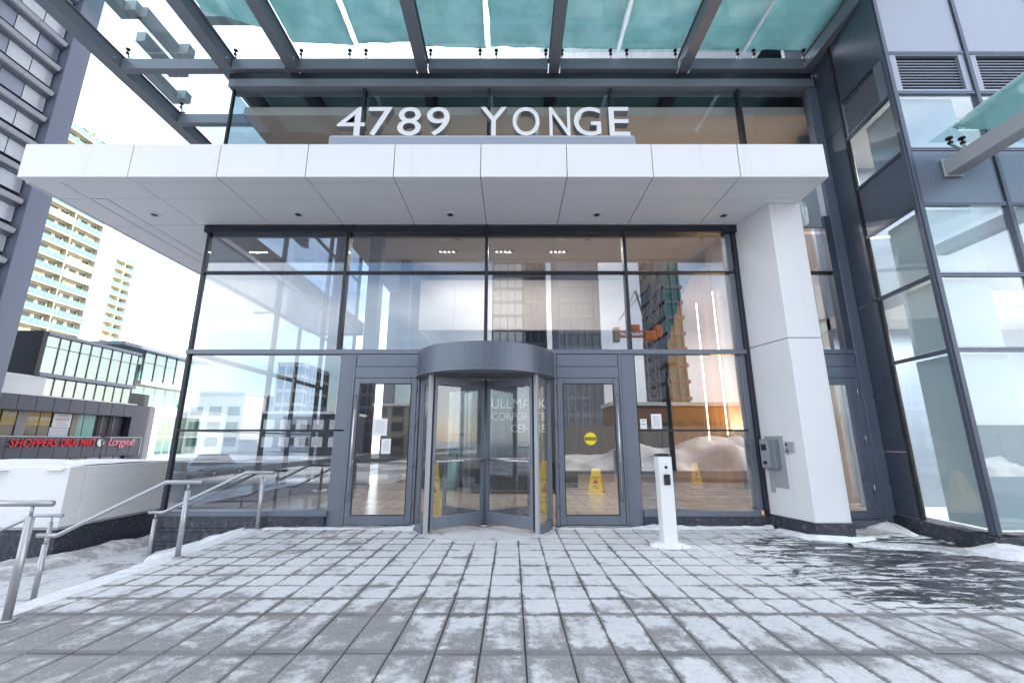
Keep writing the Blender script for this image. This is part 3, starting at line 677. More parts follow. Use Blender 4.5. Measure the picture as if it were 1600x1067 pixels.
for i, (a, b) in enumerate(zip(JX[1:], JX[2:])):
    s = snow_sheet(a + .055, b - .055, edges[i % 9], i * 3.1); me = bpy.data.meshes.new('tmp'); s.to_mesh(me); s.free(); snow_roof.from_mesh(me); bpy.data.meshes.remove(me)
o = mesh_obj('roof_snow', snow_roof, 'snow_on_glass', None, True); tag(o, 'teal tinted snow lying on the glass of the high steel canopy', 'snow', kind='stuff')
# higher open trellis seen through the clear glass at the left
tr = thing('roof_trellis', 'pale grey steel trellis seen through the clear canopy glass', 'trellis', (-8, 1, 13))
ZT = 13.5
for x in (-9.6,): box('beam', x - .16, x + .16, -2, 9, ZT, ZT + .4, 'light_steel', tr, .01)
for y in (.3, 2.6, 4.9): box('cross_beam', -9.43, -7.4, y, y + .3, ZT, ZT + .35, 'light_steel', tr, .01)
for x, y0, y1 in ((-12.6, -.4, .7), (-12.3, .3, 1.5), (-11.4, 1.5, 2.7), (-10.9, 2.6, 4.1), (-11.6, 3.4, 4.8), (-12.4, 4.5, 6)):
    box('stub_beam', x - .15, x + .15, y0, y1, ZT, ZT + .35, 'light_steel', tr, .01)
    box('stub_beam', x + .17, x + .5, y1 - .3, y1, ZT, ZT + .35, 'light_steel', tr, .01)

# ------------------------------------------------------------------ white column
col = thing('white_column', 'tall white panelled column at the right end of the entrance', 'column', (4.65, -.4, 0))
def colpoly(e): return [(4.26 - e, .012), (4.445 - e, -.85 - e), (4.98 + e, -.85 - e), (4.98 + e, .012)]
prism('core', colpoly(-.03), .0, 5.379, 'gasket', col)
prism('panel', colpoly(0), .20, 2.985, 'white_panel', col, .005); prism('panel', colpoly(0), 2.997, 5.378, 'white_panel', col, .005)
pb = colpoly(.02)
pb[0] = (pb[0][0], -.08)
hexa('base_tile', [(*pb[0], 0), (*pb[1], 0), (pb[1][0] + .05, pb[1][1] + .04, 0), (pb[0][0] + .05, pb[0][1], 0), (*pb[0], .196), (*pb[1], .196), (pb[1][0] + .05, pb[1][1] + .04, .196), (pb[0][0] + .05, pb[0][1], .196)], 'granite', col, .003)
box('base_tile', pb[1][0] + .004, pb[2][0], pb[1][1] - .004, pb[1][1] + .036, 0, .196, 'granite', col, .003)
ea = Vector((.185, -.862, 0)).normalized(); na = Vector((-ea.y, ea.x, 0)) * -1     # along the left face, outwards
na = Vector((ea.y, -ea.x, 0)); na = na if na.x < 0 else -na
c0 = Vector((4.2815, -.088, 0))
def facebox(name, s0, s1, z0, z1, o0, o1, mat, parent, bev=.003, taper=0.):
    P = lambda s, o, z: tuple(c0 + ea * s + na * o + Vector((0, 0, z)))
    return hexa(name, [P(s0, o0, z0), P(s1, o0, z0), P(s1, o1, z0), P(s0, o1, z0), P(s0, o0, z1), P(s1, o0, z1), P(s1, o1 - taper, z1), P(s0, o1 - taper, z1)], mat, parent, bev)
ic = thing('intercom', 'stainless entry intercom box on the side of the white column', 'intercom', (4.3, -.2, .6))
facebox('backplate', .02, .40, .64, 1.45, .001, .012, 'light_steel', ic)
facebox('housing', .0, .31, .93, 1.40, .013, .11, 'canopy_steel', ic, .006)
facebox('face_plate', .02, .20, .95, 1.385, .111, .117, 'pale_panel', ic); facebox('screen', .04, .15, 1.22, 1.32, .118, .123, 'black_rubber', ic); facebox('card_reader', .06, .13, 1.0, 1.05, .118, .13, 'black_rubber', ic)
facebox('lower_plate', .03, .12, .56, .70, .0125, .02, 'light_steel', ic)
ks = thing('key_switch', 'small steel key switch plates beside the intercom on the column', 'key switch', (4.4, -.6, 1.2))
facebox('switch_plate', .43, .50, 1.17, 1.36, .001, .02, 'stainless', ks); facebox('key_knob', .45, .48, 1.2, 1.24, .021, .045, 'alu_frame', ks); facebox('cover_plate', .515, .60, 1.20, 1.36, .001, .03, 'light_steel', ks)
facebox('switch_slot', .445, .485, 1.30, 1.335, .021, .025, 'black_rubber', ks)

# ------------------------------------------------------------------ card reader post
po = thing('reader_post', 'white square post with card reader standing on the plaza', 'post', (2.12, -1.31, 0))
hexa('post_body', [(2.03, -1.40, 0), (2.215, -1.40, 0), (2.215, -1.215, 0), (2.03, -1.215, 0), (2.03, -1.40, 1.165), (2.215, -1.40, 1.165), (2.215, -1.215, 1.165), (2.03, -1.215, 1.165)], 'white_paint', po, .006)
hexa('post_cap', [(2.022, -1.408, 1.167), (2.223, -1.408, 1.167), (2.223, -1.207, 1.167), (2.022, -1.207, 1.167), (2.06, -1.37, 1.2), (2.185, -1.37, 1.2), (2.185, -1.245, 1.2), (2.06, -1.245, 1.2)], 'dark_frame', po, .002)
box('camera_plate', 2.07, 2.19, -1.408, -1.401, .945, 1.10, 'white_panel', po, .003)
tube('camera_lens', [(2.125, -1.409, 1.02), (2.125, -1.42, 1.02)], .02, 'black_rubber', po, 14)
for z in (.975, 1.065): tube('screw', [(2.125, -1.409, z), (2.125, -1.413, z)], .006, 'stainless', po, 8)
box('card_reader', 2.085, 2.17, -1.425, -1.402, .785, .925, 'black_rubber', po, .008)
box('base_plate', 1.98, 2.265, -1.45, -1.165, .002, .014, 'light_steel', po, .003)

# ------------------------------------------------------------------ handrails
def railing(label, xt, y, zt, xb, zb, hgt=.87, low=.78, second=None):
    t_ = thing('handrail', label, 'handrail', (xt, y, zt), group='steel handrails on the steps')
    tube('post', [(xt, y, zt), (xt, y, zt + hgt - .1)], .029, 'rail_steel', t_, 14); tube('bracket', [(xt, y, zt + hgt - .1), (xt, y, zt + hgt - .02)], .012, 'rail_steel', t_, 8)
    tube('post', [(xb, y, zb), (xb, y, zb + low - .1)], .029, 'rail_steel', t_, 14); tube('bracket', [(xb, y, zb + low - .1), (xb, y, zb + low - .02)], .012, 'rail_steel', t_, 8)
    tube('rail', [(xt + .16, y, zt + hgt), (xt - .28, y, zt + hgt), (xb + .12, y, zb + low), (xb - .12, y, zb + low)], .025, 'rail_steel', t_, 14)
    for x, z in ((xt, zt), (xb, zb)): tube('foot_flange', [(x, y, z - .001), (x, y, z + .012)], .06, 'rail_steel', t_, 16)
    return t_
railing('steel handrail closest to the glass wall, by the granite base', -4.08, -.2, 0, -5.74, -.53)
railing('middle steel handrail running down the steps', -4.05, -1.93, 0, -5.68, -.53)
railing('nearest steel handrail, cut by the left edge of the photo', -3.96, -3.82, 0, -5.6, -.53)
railing('far low handrail in front of the white parapet', -7.1, -.5, -.53, -8.7, -1.04, .78, .75)

# ------------------------------------------------------------------ white parapet with dark base
pw = thing('parapet_wall', 'white clad parapet wall on a dark granite base beside the steps', 'wall', (-9, 1, -1.3))
box('base', -13.5, -7.42, -.06, 2.6, -1.44, -.005, 'granite', pw, .004)
for x0, x1 in ((-13.5, -10.5), (-10.49, -7.38)): box('white_panel', x0, x1, -.10, .2, .0, .95, 'white_panel', pw, .006)
for y0, y1 in ((.21, 2.6),): box('white_panel', -7.68, -7.38, y0, y1, .0, .95, 'white_panel', pw, .006)
box('edge_trim', -13.5, -7.365, -.115, -.075, -.03, -.004, 'light_steel', pw); box('edge_trim', -7.405, -7.365, -.074, 2.6, -.03, -.004, 'light_steel', pw)
bm = bmesh.new()
drift('snow_cap', 'snow lying on top of the white parapet', [(-13.6, 1.4, .925), (-10, 1.4, .925), (-7.46, 1.4, .925)], [2.9, 2.9, 2.9], [.06, .07, .05], 'snow', 71, 24)
box('roof_slab', -13.5, -7.69, .21, 2.59, .6, .94, 'snow', pw)

# ------------------------------------------------------------------ navy office tower on the right
ot = thing('office_tower', 'navy panelled office tower with louvres at the right edge', 'building', (20, 20, 0))
XA, YB = 6.12, -1.73
def face_a(f, off=0.):                          # point along the left face: f=0 at the back, 1 at the corner
    return Vector((6.31 + (XA - 6.31) * f, 0 + YB * f, 0)) + Vector((-.994, .11, 0)) * off
def panel_a(name, f0, f1, z0, z1, o0, o1, mat, bev=.004, parent=None):
    p = [face_a(f0, o0), face_a(f1, o0), face_a(f1, o1), face_a(f0, o1)]
    return hexa(name, [(q.x, q.y, z) for z in (z0, z1) for q in p], mat, parent or ot, bev)
ZR = [.2, 2.61, 3.72, 4.85, 5.79, 6.83, 7.6, 11.2]
fA = .34                                        # mullion between the narrow strip and the window bay
gp = .008
for (za, zb) in ((.2, 1.2), (1.2, 3.72), (3.72, 5.4), (5.4, 7.2), (7.2, 9.2), (9.2, 11.2)): panel_a('panel', .02, fA - .02, za + gp, zb - gp, -.05, -.01, 'navy_panel')
panel_a('mullion', fA - .015, fA + .015, .2, 11.2, -.05, .012, 'gasket')
panel_a('mullion', .0, .018, .2, 11.2, -.05, .012, 'navy_panel')
for i, (za, zb) in enumerate(zip(ZR, ZR[1:])):
    f0, f1 = fA + .017, .955
    if i in (0, 1, 2, 4):
        panel_a('glass_pane', f0, f1, za + .045, zb - .03, -.03, -.018, 'glass_office', 0)
        panel_a('inner_wall', f0 + .17, f1, za + .05, zb - .04, -.16, -.13, 'white_paint' if i != 4 else 'pale_panel', 0)
    elif i in (3, 6): panel_a('panel', f0, f1, za + .03, zb - .025, -.04, -.008, 'navy_panel')
    else:
        lv = panel_a('louvre', f0, f1, za + .03, zb - .025, -.08, -.06, 'gasket', 0)
        for (a, b, c, e) in ((f0, f0 + .03, za + .03, zb - .025), (f1 - .11, f1, za + .03, zb - .025)): panel_a('louvre_frame', a, b, c, e, -.05, -.005, 'blue_grey_panel', .003, lv)
        for k in range(11):
            z = za + .07 + k * (zb - za - .14) / 11; panel_a('louvre_slat', f0 + .03, f1 - .11, z, z + .012, -.055, -.012, 'pale_panel', 0, lv)
    if i: panel_a('transom', fA, .97, za - .028, za - .003, -.04, .012, 'navy_panel', .003); panel_a('transom', fA, .97, za + .003, za + .028, -.04, .012, 'navy_panel', .003)
panel_a('corner_mullion', .957, 1.0, .2, 11.2, -.06, .014, 'navy_panel')
panel_a('plinth', -.02, 1.03, -.02, .196, -.3, .05, 'granite', .004)
MB = [6.135 + 1.32 * k for k in range(9)]
for k, (a, b) in enumerate(zip(MB, MB[1:])):
    box('mullion', a - .012, a + .05, YB - .03, YB + .08, .2, 11.2, 'navy_panel', ot, .004)
    a_, b_ = a + .055, b - .017
    for i, (za, zb) in enumerate(zip(ZR, ZR[1:])):
        if i in (0, 1, 2, 4):
            box('glass_pane', a_, b_, YB + .015, YB + .027, za + .045, zb - .03, 'glass_office', ot)
            box('blind', a_ + .02, b_ - .45 if i != 4 else b_ - .28, YB + .10, YB + .12, za + .05, zb - .04, 'white_paint' if i != 4 else 'shop_white', ot)
        elif i in (3, 6): box('panel', a_, b_, YB, YB + .04, za + .03, zb - .025, 'blue_grey_panel' if i == 3 else 'pale_panel', ot, .004)
        else:
            lv = box('louvre', a_, b_, YB + .07, YB + .09, za + .03, zb - .025, 'gasket', ot)
            for (c, d_) in ((a_, a_ + .12), (b_ - .1, b_)): box('louvre_frame', c, d_, YB, YB + .06, za + .03, zb - .025, 'pale_panel', lv, .003)
            box('louvre_frame', a_ + .121, b_ - .101, YB, YB + .06, za + .03, za + .07, 'pale_panel', lv, .003); box('louvre_frame', a_ + .121, b_ - .101, YB, YB + .06, zb - .05, zb - .025, 'pale_panel', lv, .003)
            for q in range(11):
                z = za + .085 + q * (zb - za - .16) / 11; box('louvre_slat', a_ + .121, b_ - .101, YB + .035, YB + .062, z, z + .013, 'pale_panel', lv)
        if i:
            for q in (-.028, .004): box('transom', a_ - .003, b + .0, YB - .015, YB + .06, za + q, za + q + .024, 'blue_grey_panel', ot, .003)
box('plinth', 6.1, 18, YB - .06, YB + .3, -.02, .196, 'granite', ot, .004)
box('shading_mass', 6.45, 40, -1.40, 74, 11.2, 125, 'navy_panel', ot)  # unseen upper tower, height and depth set so its shadow covers plaza and street
box('inner_core', 7.6, 40, 1.2, 74, -1, 11.19, 'dark_wall', ot)
for z in (3.7, 7.4): box('inner_slab', 6.5, 18, -1.42, 1.19, z - .12, z + .12, 'lobby_white', ot)
box('inner_floor', 6.5, 18, -1.42, 1.19, .0, .18, 'lobby_white', ot)
box('inner_back', 6.5, 18, .9, 1.0, .181, 11.1, 'pale_panel', ot)
for i, (z, lab) in enumerate(((3.55, 'lower'), (7.25, 'upper'))):
    o = thing('office_lamp', 'fluorescent ceiling lamp behind the %s navy framed window' % lab, 'light', (8.0, -.5, z))
    box('lamp_tray', 6.9, 9.6, -.62, -.38, z - .03, z + .02, 'white_paint', o); box('lamp_tube', 7.0, 9.5, -.53, -.47, z - .06, z - .031, 'lamp_white', o)
    ld = bpy.data.lights.new('office_light', 'AREA'); ld.shape = 'RECTANGLE'; ld.size = 2.4; ld.size_y = .05; ld.energy = 90; ld.color = (.95, .98, 1); lo = bpy.data.objects.new('office_light', ld); link(lo, o); lo.location = (.25, 0, -.1)
# lower glass canopy on that tower
rc = thing('side_canopy', 'small teal glass canopy on a grey steel arm at upper right', 'canopy', (7, -2.5, 5.4))
box('arm', 6.62, 6.85, -4.6, -1.775, 5.32, 5.56, 'light_steel', rc, .006); box('wall_plate', 6.60, 6.87, -1.774, -1.742, 5.29, 5.59, 'light_steel', rc, .004)
box('arm', 9.3, 9.53, -4.6, -1.775, 5.32, 5.56, 'light_steel', rc, .006)
for x0, x1 in ((6.36, 7.95), (7.97, 9.6)): box('glass_panel', x0, x1, -4.7, -1.86, 5.80, 5.816, 'glass_canopy', rc)
for x in (6.55, 6.74):
    for y in (-1.98, -3.4):
        bm = bmesh.new(); bm_tube(bm, [(x, y, 5.70), (x, y, 5.72)], .035, 12); bm_tube(bm, [(x, y, 5.72), (x, y, 5.78)], .014, 8); bm_tube(bm, [(x, y, 5.775), (x, y, 5.797)], .045, 12)
        s_ = mesh_obj('glass_clamp', bm, 'black_rubber', rc, True); bar('clamp_arm', (x, y, 5.69), (6.73, y, 5.57), .03, 'stainless', s_)
sn = snow_sheet(6.42, 7.9, lambda u: -2.05 + .03 * u, 5.5); bmesh.ops.translate(sn, verts=sn.verts, vec=(0, -.1, 5.80 - ZG))
for v in sn.verts: v.co.y = max(v.co.y, -4.65)
tag(mesh_obj('roof_snow', sn, 'snow_on_glass', None, True), 'snow lying on the small side canopy at upper right', 'snow', kind='stuff')

# ------------------------------------------------------------------ lobby interior
structure(box('lobby_floor', -5.7, 8.0, .13, 11.9, -.05, .0, 'lobby_floor_stone'), 'beige stone floor of the lobby behind the glass', 'floor')
structure(box('lobby_ceiling', -5.7, 7.6, .25, 11.9, 8.1, 8.3, 'ceiling_white'), 'warm white lobby ceiling seen through the upper glass', 'ceiling')
structure(box('lobby_wall', -5.7, 7.59, 11.5, 11.9, .0, 8.09, 'dark_wall'), 'dark back wall of the lobby', 'wall')
rw = thing('lobby_side_wall', 'pinkish stone panel wall on the right side of the lobby', 'wall', (7.1, 4, 0), kind='structure')
for y0, y1 in ((.3, 2.3), (2.3, 4.3), (4.3, 6.3), (6.3, 7.1)):
    for z0, z1 in ((0, 2.0), (2.0, 4.05), (4.05, 6.1), (6.1, 8.09)): box('stone_panel', 7.05, 7.13, y0 + .004, y1 - .004, z0 + .004, z1 - .004, 'lobby_stone', rw)
mz = thing('mezzanine_front', 'pale upper bulkhead crossing the back of the lobby', 'bulkhead', (0, 9, 5.6))
for k in range(6): box('bulkhead_panel', -3.72 + k * 1.4, -3.72 + (k + 1) * 1.4 - .008, 9.0, 9.2, 5.66, 7.76, 'bulkhead_beige', mz, .004)
box('bulkhead_side', -3.72, -3.52, 9.21, 11.4, 5.66, 7.76, 'lobby_white', mz)
# curved bronze wall portal
bp = thing('bronze_wall', 'curved bronze timber wall with arched head inside the lobby', 'wall', (6.6, 8.6, 0))
for k in range(10):
    a = k / 10; x0, x1 = 6.15 + .088 * k, 6.15 + .088 * (k + 1) - .004; yb = 9.0 - 2.2 * a; ht = 4.6 + 2.9 * math.sin(math.pi * .5 * min(1, a * 1.1 + .05))
    a2 = (k + 1) / 10; ht2 = 4.6 + 2.9 * math.sin(math.pi * .5 * min(1, a2 * 1.1 + .05))
    hexa('timber_slat', [(x0, yb, 0), (x1, yb - .21, 0), (x1, yb + .2, 0), (x0, yb + .2, 0), (x0, yb, ht), (x1, yb - .21, ht2), (x1, yb + .2, ht2), (x0, yb + .2, ht)], 'bronze_wood', bp)
def led(x, y, z0, z1, label):
    o = thing('strip_light', label, 'light', (x, y, z0)); box('light_strip', x - .012, x + .012, y - .012, y + .012, z0, z1, 'led_warm', o); box('back_channel', x - .02, x + .02, y + .0125, y + .03, z0, z1, 'stainless', o)
led(6.98, 5.6, .9, 4.0, 'glowing vertical strip light on the pink stone wall'); led(6.62, 7.2, 1.4, 6.2, 'tall glowing strip light on the bronze wall'); led(6.93, 6.55, 1.4, 6.4, 'tall glowing strip light right of the bronze wall')
# downlights in the lobby ceiling: rows of four small lamps
for i, (x, y) in enumerate(((-2.35, 7.0), (-.3, 7.0), (1.68, 7.0), (3.7, 5.2), (-.3, 3.2), (3.7, 2.2))):
    o = thing('ceiling_lamp', ('recessed lamp with four spots in the lobby ceiling, number %s from the left' % ('one', 'two', 'three')[i]) if i < 3 else ('recessed ceiling lamp near the ' + ('right stone wall', 'middle of the front glass', 'front right glass')[i - 3]), 'light', (x, y, 8.1), group='recessed lobby ceiling lamps')
    box('lamp_trim', x - .36, x + .36, y - .09, y + .09, 8.085, 8.099, 'tan_pillar', o)
    for k in range(4): box('lamp_spot', x - .29 + k * .155, x - .29 + k * .155 + .07, y - .035, y + .035, 8.078, 8.0845, 'lamp_white', o)
    ld = bpy.data.lights.new('lamp_light', 'AREA'); ld.energy = 48; ld.shape = 'RECTANGLE'; ld.size = .6; ld.size_y = .07; ld.color = (1, .90, .80); lo = bpy.data.objects.new('lamp_light', ld); link(lo, o); lo.location = (0, 0, -.04)
for x, y, lab in ((-2.3, 6.0, 'round ceiling speaker above the left lamp'), (1.7, 6.0, 'round ceiling speaker above the right lamp')):
    o = thing('ceiling_speaker', lab, 'speaker', (x, y, 8.09)); arcwall('speaker_grille', x, y, 0, .16, 0, 2 * math.pi, 8.085, 8.098, 'paper', o, 20)
ld = bpy.data.lights.new('wall_glow', 'AREA'); ld.energy = 30; ld.size = .8; ld.color = (1, .55, .2)
wg = thing('wall_lamp', 'warm lamp washing the bronze wall from a low box', 'light', (6.7, 5.9, .9)); box('lamp_box', 6.6, 6.95, 5.9, 6.3, 0, 1.55, 'bronze_wood', wg, .01); lo = bpy.data.objects.new('wall_glow', ld); link(lo, wg); lo.location = (.1, .2, .8); lo.rotation_euler = (R(180), 0, 0)
# round column inside the left corner
ic_ = thing('lobby_column', 'dark speckled column inside the left glass corner', 'column', (-5.0, 4.6, 0)); tube('shaft', [(-5.15, 4.6, .0), (-5.15, 4.6, 8.08)], .2, 'granite', ic_, 24); tube('collar', [(-5.15, 4.6, .0), (-5.15, 4.6, .12)], .23, 'stainless', ic_, 24)
for x, y, lab in ((-4.56, 6.0, 'square dark pier inside the lobby, seen through the left door'), (-4.05, 8.0, 'farther square dark pier inside the lobby near the left door')):
    o = thing('lobby_pier', lab, 'pier', (x, y, 0)); box('shaft', x - .2, x + .2, y - .2, y + .2, .101, 8.08, 'charcoal_cladding', o, .01); box('skirting', x - .215, x + .215, y - .215, y + .215, 0, .1, 'stainless', o, .005)
# feature wall with the building name, reception desk
fw = thing('name_wall', 'dark lobby wall carrying the white building name', 'wall', (-.2, 6.2, 0))
for k in range(4): box('wall_panel', -3.0 + k * 1.25, -3.0 + (k + 1) * 1.25 - .006, 6.05, 6.2, 0, 3.3, 'dark_wall', fw, .004)
for s, x0, x1, z, h in (('HULLMARK', -.92, 1.06, 2.36, .30), ('CORPORATE', -.62, 1.04, 2.00, .235), ('CENTRE', -.02, 1.04, 1.63, .235)):
    place_text('name_lettering', s, x1 - x0, h, .02, frame_M((x0, 6.03, z), (1, 0, 0), (0, 0, 1)), 'white_panel', fw, thin=-.012)
dk = thing('reception_desk', 'low black lacquer reception desk behind the revolving door', 'desk', (-.2, 4.9, 0))
box('desk_front', -1.12, 1.35, 4.6, 4.66, .08, .74, 'dark_lacquer', dk, .006); box('desk_top', -1.16, 1.4, 4.56, 5.3, .745, .79, 'dark_lacquer', dk, .006); box('desk_side', -1.12, -1.06, 4.661, 5.25, .08, .744, 'dark_lacquer', dk); box('desk_side', 1.29, 1.35, 4.661, 5.25, .08, .744, 'dark_lacquer', dk)
for x in (-1.05, 1.25): tube('foot', [(x, 4.75, 0), (x, 4.75, .08)], .03, 'stainless', dk)
pl = thing('lobby_planter', 'green lobby plant in a tall pot left of the desk', 'plant', (-1.75, 5.4, 0)); tube('pot', [(-1.75, 5.4, 0), (-1.75, 5.4, .8)], [.16, .22], 'teal_rail', pl, 16)
bm = bmesh.new()
for k in range(160):
    a, e = random.uniform(0, 6.28), random.uniform(.2, 1.4); L = random.uniform(.25, .55); b0 = Vector((-1.75, 5.4, .78)); d = Vector((math.cos(a) * math.cos(e), math.sin(a) * math.cos(e), math.sin(e))); s = d.cross(Vector((0, 0, 1))).normalized() * .025
    m_ = b0 + d * L * .6; q = b0 + d * L + Vector((0, 0, -.06)); vv = [bm.verts.new(p) for p in (b0 + d * .1, m_ + s, q, m_ - s)]; bm.faces.new(vv)
mesh_obj('foliage', bm, 'planter_green', pl)
# caution floor signs: folding A frames
def wet_sign(x, y, rz, h, w, label):
    o = thing('floor_sign', label, 'floor sign', (x, y, 0), group='yellow wet floor signs'); 
    for s in (-1, 1):
        M = Matrix.Translation((x, y, 0)) @ Matrix.Rotation(rz, 4, 'Z')
        b0, t0 = .17 * s, .02 * s
        pts = lambda yy: [(-w / 2, yy), (w / 2, yy)]
        bm = bmesh.new(); q = []
        for z, ww, yy in ((0, w / 2, b0), (h * .92, w * .27, t0 + .01 * s), (h, w * .2, t0)): q.append([(-ww, yy - .008, z), (ww, yy - .008, z), (ww, yy + .008, z), (-ww, yy + .008, z)])
        vs_ = [[bm.verts.new(p) for p in r] for r in q]
        for a, b in zip(vs_, vs_[1:]):
            for k in range(4): bm.faces.new((a[k], a[(k + 1) % 4], b[(k + 1) % 4], b[k]))
        bm.faces.new(vs_[0][::-1]); bm.faces.new(vs_[-1]); bmesh.ops.recalc_face_normals(bm, faces=bm.faces)
        bmesh.ops.transform(bm, matrix=M, verts=bm.verts); p = mesh_obj('sign_leaf', bm, 'yellow_plastic', o)
        if s < 0:
            sl = (b0 - t0) / h
            def surf(u, z, out=.012): return M @ Vector((u, b0 - sl * z - out, z))
            up = (surf(0, 1, 0) - surf(0, 0, 0)); rt = (surf(1, 0, 0) - surf(0, 0, 0))
            for txt, z, hh, ww in (('CAUTION', h * .60, .045, w * .5), ('WET', h * .26, .04, w * .3), ('FLOOR', h * .18, .04, w * .42)):
                place_text('sign_lettering', txt, ww, hh, 0, frame_M(surf(-ww / 2, z), rt, up), 'black_ink', p)
            bm = bmesh.new(); c_ = [(surf(0, h * .56)), (surf(-w * .2, h * .38)), (surf(w * .2, h * .38))]; bm.faces.new([bm.verts.new(q_) for q_ in c_]); mesh_obj('warning_triangle', bm, 'red_ink', p)
wet_sign(.66, 1.55, R(-8), .98, .30, 'tall yellow wet floor sign right of the revolving door')
wet_sign(-1.57, 1.5, R(10), .98, .30, 'tall yellow wet floor sign left of the revolving door')
wet_sign(2.32, 4.8, R(-25), .64, .42, 'yellow wet floor sign seen through the right swing door')
wet_sign(6.2, 7.6, R(-10), .64, .30, 'yellow wet floor sign behind the white post, deep in the lobby')
# notices and stickers
def notice(x0, x1, z0, z1, y, label, lines=6, mark=None):
    o = thing('notice', label, 'notice', ((x0 + x1) / 2, y, z0)); box('sheet', x0, x1, y - .002, y, z0, z1, 'paper', o)
    for k in range(lines):
        z = z1 - (z1 - z0) * (.18 + .7 * k / max(1, lines)); w = (x1 - x0) * (.36 if k else .25) * random.uniform(.75, 1); xm = (x0 + x1) / 2
        box('print_line', xm - w, xm + w, y - .0035, y - .0025, z - .004, z + .004, mark or 'grey_ink', o)
notice(-2.40, -2.15, 1.46, 1.75, -.0315, 'large white paper notice taped on the left door glass')
notice(-2.23, -2.07, 1.16, 1.41, -.0315, 'small framed paper notice under the larger one on the left door'); 
notice(2.42, 2.60, 1.575, 1.83, .017, 'white paper notice on the glass right of the right door')
notice(2.225, 2.34, 1.575, 1.745, .017, 'small paper sign with a dark symbol on the right glass', 2, 'black_ink')
o = thing('caution_sticker', 'round yellow caution sticker on the right door glass', 'sticker', (1.36, -.031, 1.4))
bm = bmesh.new(); bmesh.ops.create_circle(bm, cap_ends=True, radius=.105, segments=32); bmesh.ops.transform(bm, matrix=frame_M((1.345, -.0305, 1.41), (1, 0, 0), (0, 0, 1)), verts=bm.verts); mesh_obj('disc', bm, 'yellow_sticker', o)
box('band', 1.25, 1.44, -.0345, -.032, 1.385, 1.435, 'black_ink', o); place_text('sticker_lettering', 'CAUTION', .15, .032, 0, frame_M((1.27, -.0355, 1.394), (1, 0, 0), (0, 0, 1)), 'yellow_sticker', o)

# ------------------------------------------------------------------ left background: dark office block
lt = thing('banded_tower', 'dark blue grey office tower with projecting window bands at far left', 'building', (-55, 20, -1.4))
box('core', -70, -51.6, 5, 33.4, -1.4, 62, 'tower_metal', lt); box('end_fin', -51.59, -50, 32.6, 34.7, -1.4, 62, 'tower_metal', lt, .03)
box('core', -70, -51.6, 33.41, 34.69, -1.4, 62, 'tower_metal', lt)
for k in range(18):
    z = .3 + 3.26 * k                                            # sill level
    y = 32.4
    while y > 18:
        hexa('window_band', [(-51.59, y - 2.9, z + 1.9), (-50.3, y - 2.9, z + 1.9), (-50.3, y, z + 1.9), (-51.59, y, z + 1.9), (-51.59, y - 2.9, z + 3.15), (-50.15, y - 2.9, z + 2.35), (-50.15, y, z + 2.35), (-51.59, y, z + 3.15)], 'tower_sill', lt); y -= 2.93
    box('window_head', -51.59, -50.7, 14, 32.55, z + 1.62, z + 1.895, 'tower_metal', lt)
    y = 32.5
    while y > 16 and (z < 60):
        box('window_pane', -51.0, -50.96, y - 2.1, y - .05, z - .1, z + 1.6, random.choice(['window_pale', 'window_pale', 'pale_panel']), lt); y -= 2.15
        if y < 22: break

# ------------------------------------------------------------------ apartment slabs with balconies
def apartments(name, label, X, y0, y1, yend, zt, fl, depth, nwin, yback):
    o = thing(name, label, 'building', (X, y0, -1.4))
    box('wall', X - 16, X - depth, y0, y1, -1.4, zt - .5, 'cream_concrete', o)
    box('end_wall', X - 16, X, y1, yend, -1.4, zt, 'white_concrete', o); box('end_wall', X - 16, X + .05, y0 - 1.2, y0, -1.4, zt, 'white_concrete', o)
    z = zt - fl
    while z > zt - fl * 21 and z > 3:
        s = box('balcony', X - depth + .01, X, y0 + .01, y1 - .01, z, z + .28, 'cream_concrete', o)
        ym = y0 + (y1 - y0) * .52
        for a, b in ((y0 + .1, ym - .15), (ym + .15, y1 - .1)):
            box('balcony_rail', X - .1, X - .03, a, b, z + .30, z + 1.35, 'teal_rail' if random.random() < .85 else 'white_concrete', s)
            bm = bmesh.new(); n = int((b - a) / .9)
            for k in range(n): yy_ = a + (k + .5) * (b - a) / n; bm_box(bm, X - .028, X + .0, yy_ - .22, yy_ + .22, z + .72, z + 1.1)
            r_ = mesh_obj('rail_infill', bm, 'pale_panel', s); r_['kind'] = 'stuff'
        box('divider', X - depth + .01, X - .06, ym - .1, ym + .1, z + .281, z + fl - .01, 'cream_concrete', s)
        for k in range(nwin):
            a = y0 + (k + .15) * (y1 - y0) / nwin; b = y0 + (k + .8) * (y1 - y0) / nwin
            if a < ym < b: continue
            box('window', X - depth, X - depth + .06, a, b, z + .35, z + fl - .35, random.choice(['window_dark', 'window_dark', 'window_dark', 'window_curtain']), s)
        z -= fl
    return o
apartments('apartment_tower', 'cream apartment tower with rows of teal balconies behind the low shops', -90, 67.0, 79.4, 83.5, 66.5, 2.75, 1.1, 6, 0)
apartments('apartment_tower', 'farther pale apartment tower with a narrow strip of balconies', -121, 115.4, 121.8, 160, 58.5, 2.8, 1.6, 3, 0)
fw2 = bpy.data.objects[[o.name for o in bpy.data.objects if o.name.startswith('apartment_tower')][-1]]
for yy_ in (128, 131.5):
    for k in range(16): box('small_window', -121.0, -120.94, yy_, yy_ + .9, 55 - k * 2.8, 56.3 - k * 2.8, 'pale_panel', fw2)

# ------------------------------------------------------------------ low shopping block at the left
sb = thing('shop_block', 'charcoal and glass shopping block with red shop lettering at left', 'building', (-60, 48, -1.4))
XS = -55
box('core', -80, XS - .6, 38, 58.8, -1.4, 8.2, 'charcoal_dark', sb)
box('glass_storey', -72, XS - .62, 41.9, 54.4, 8.6, 13.6, 'dark_wall', sb)
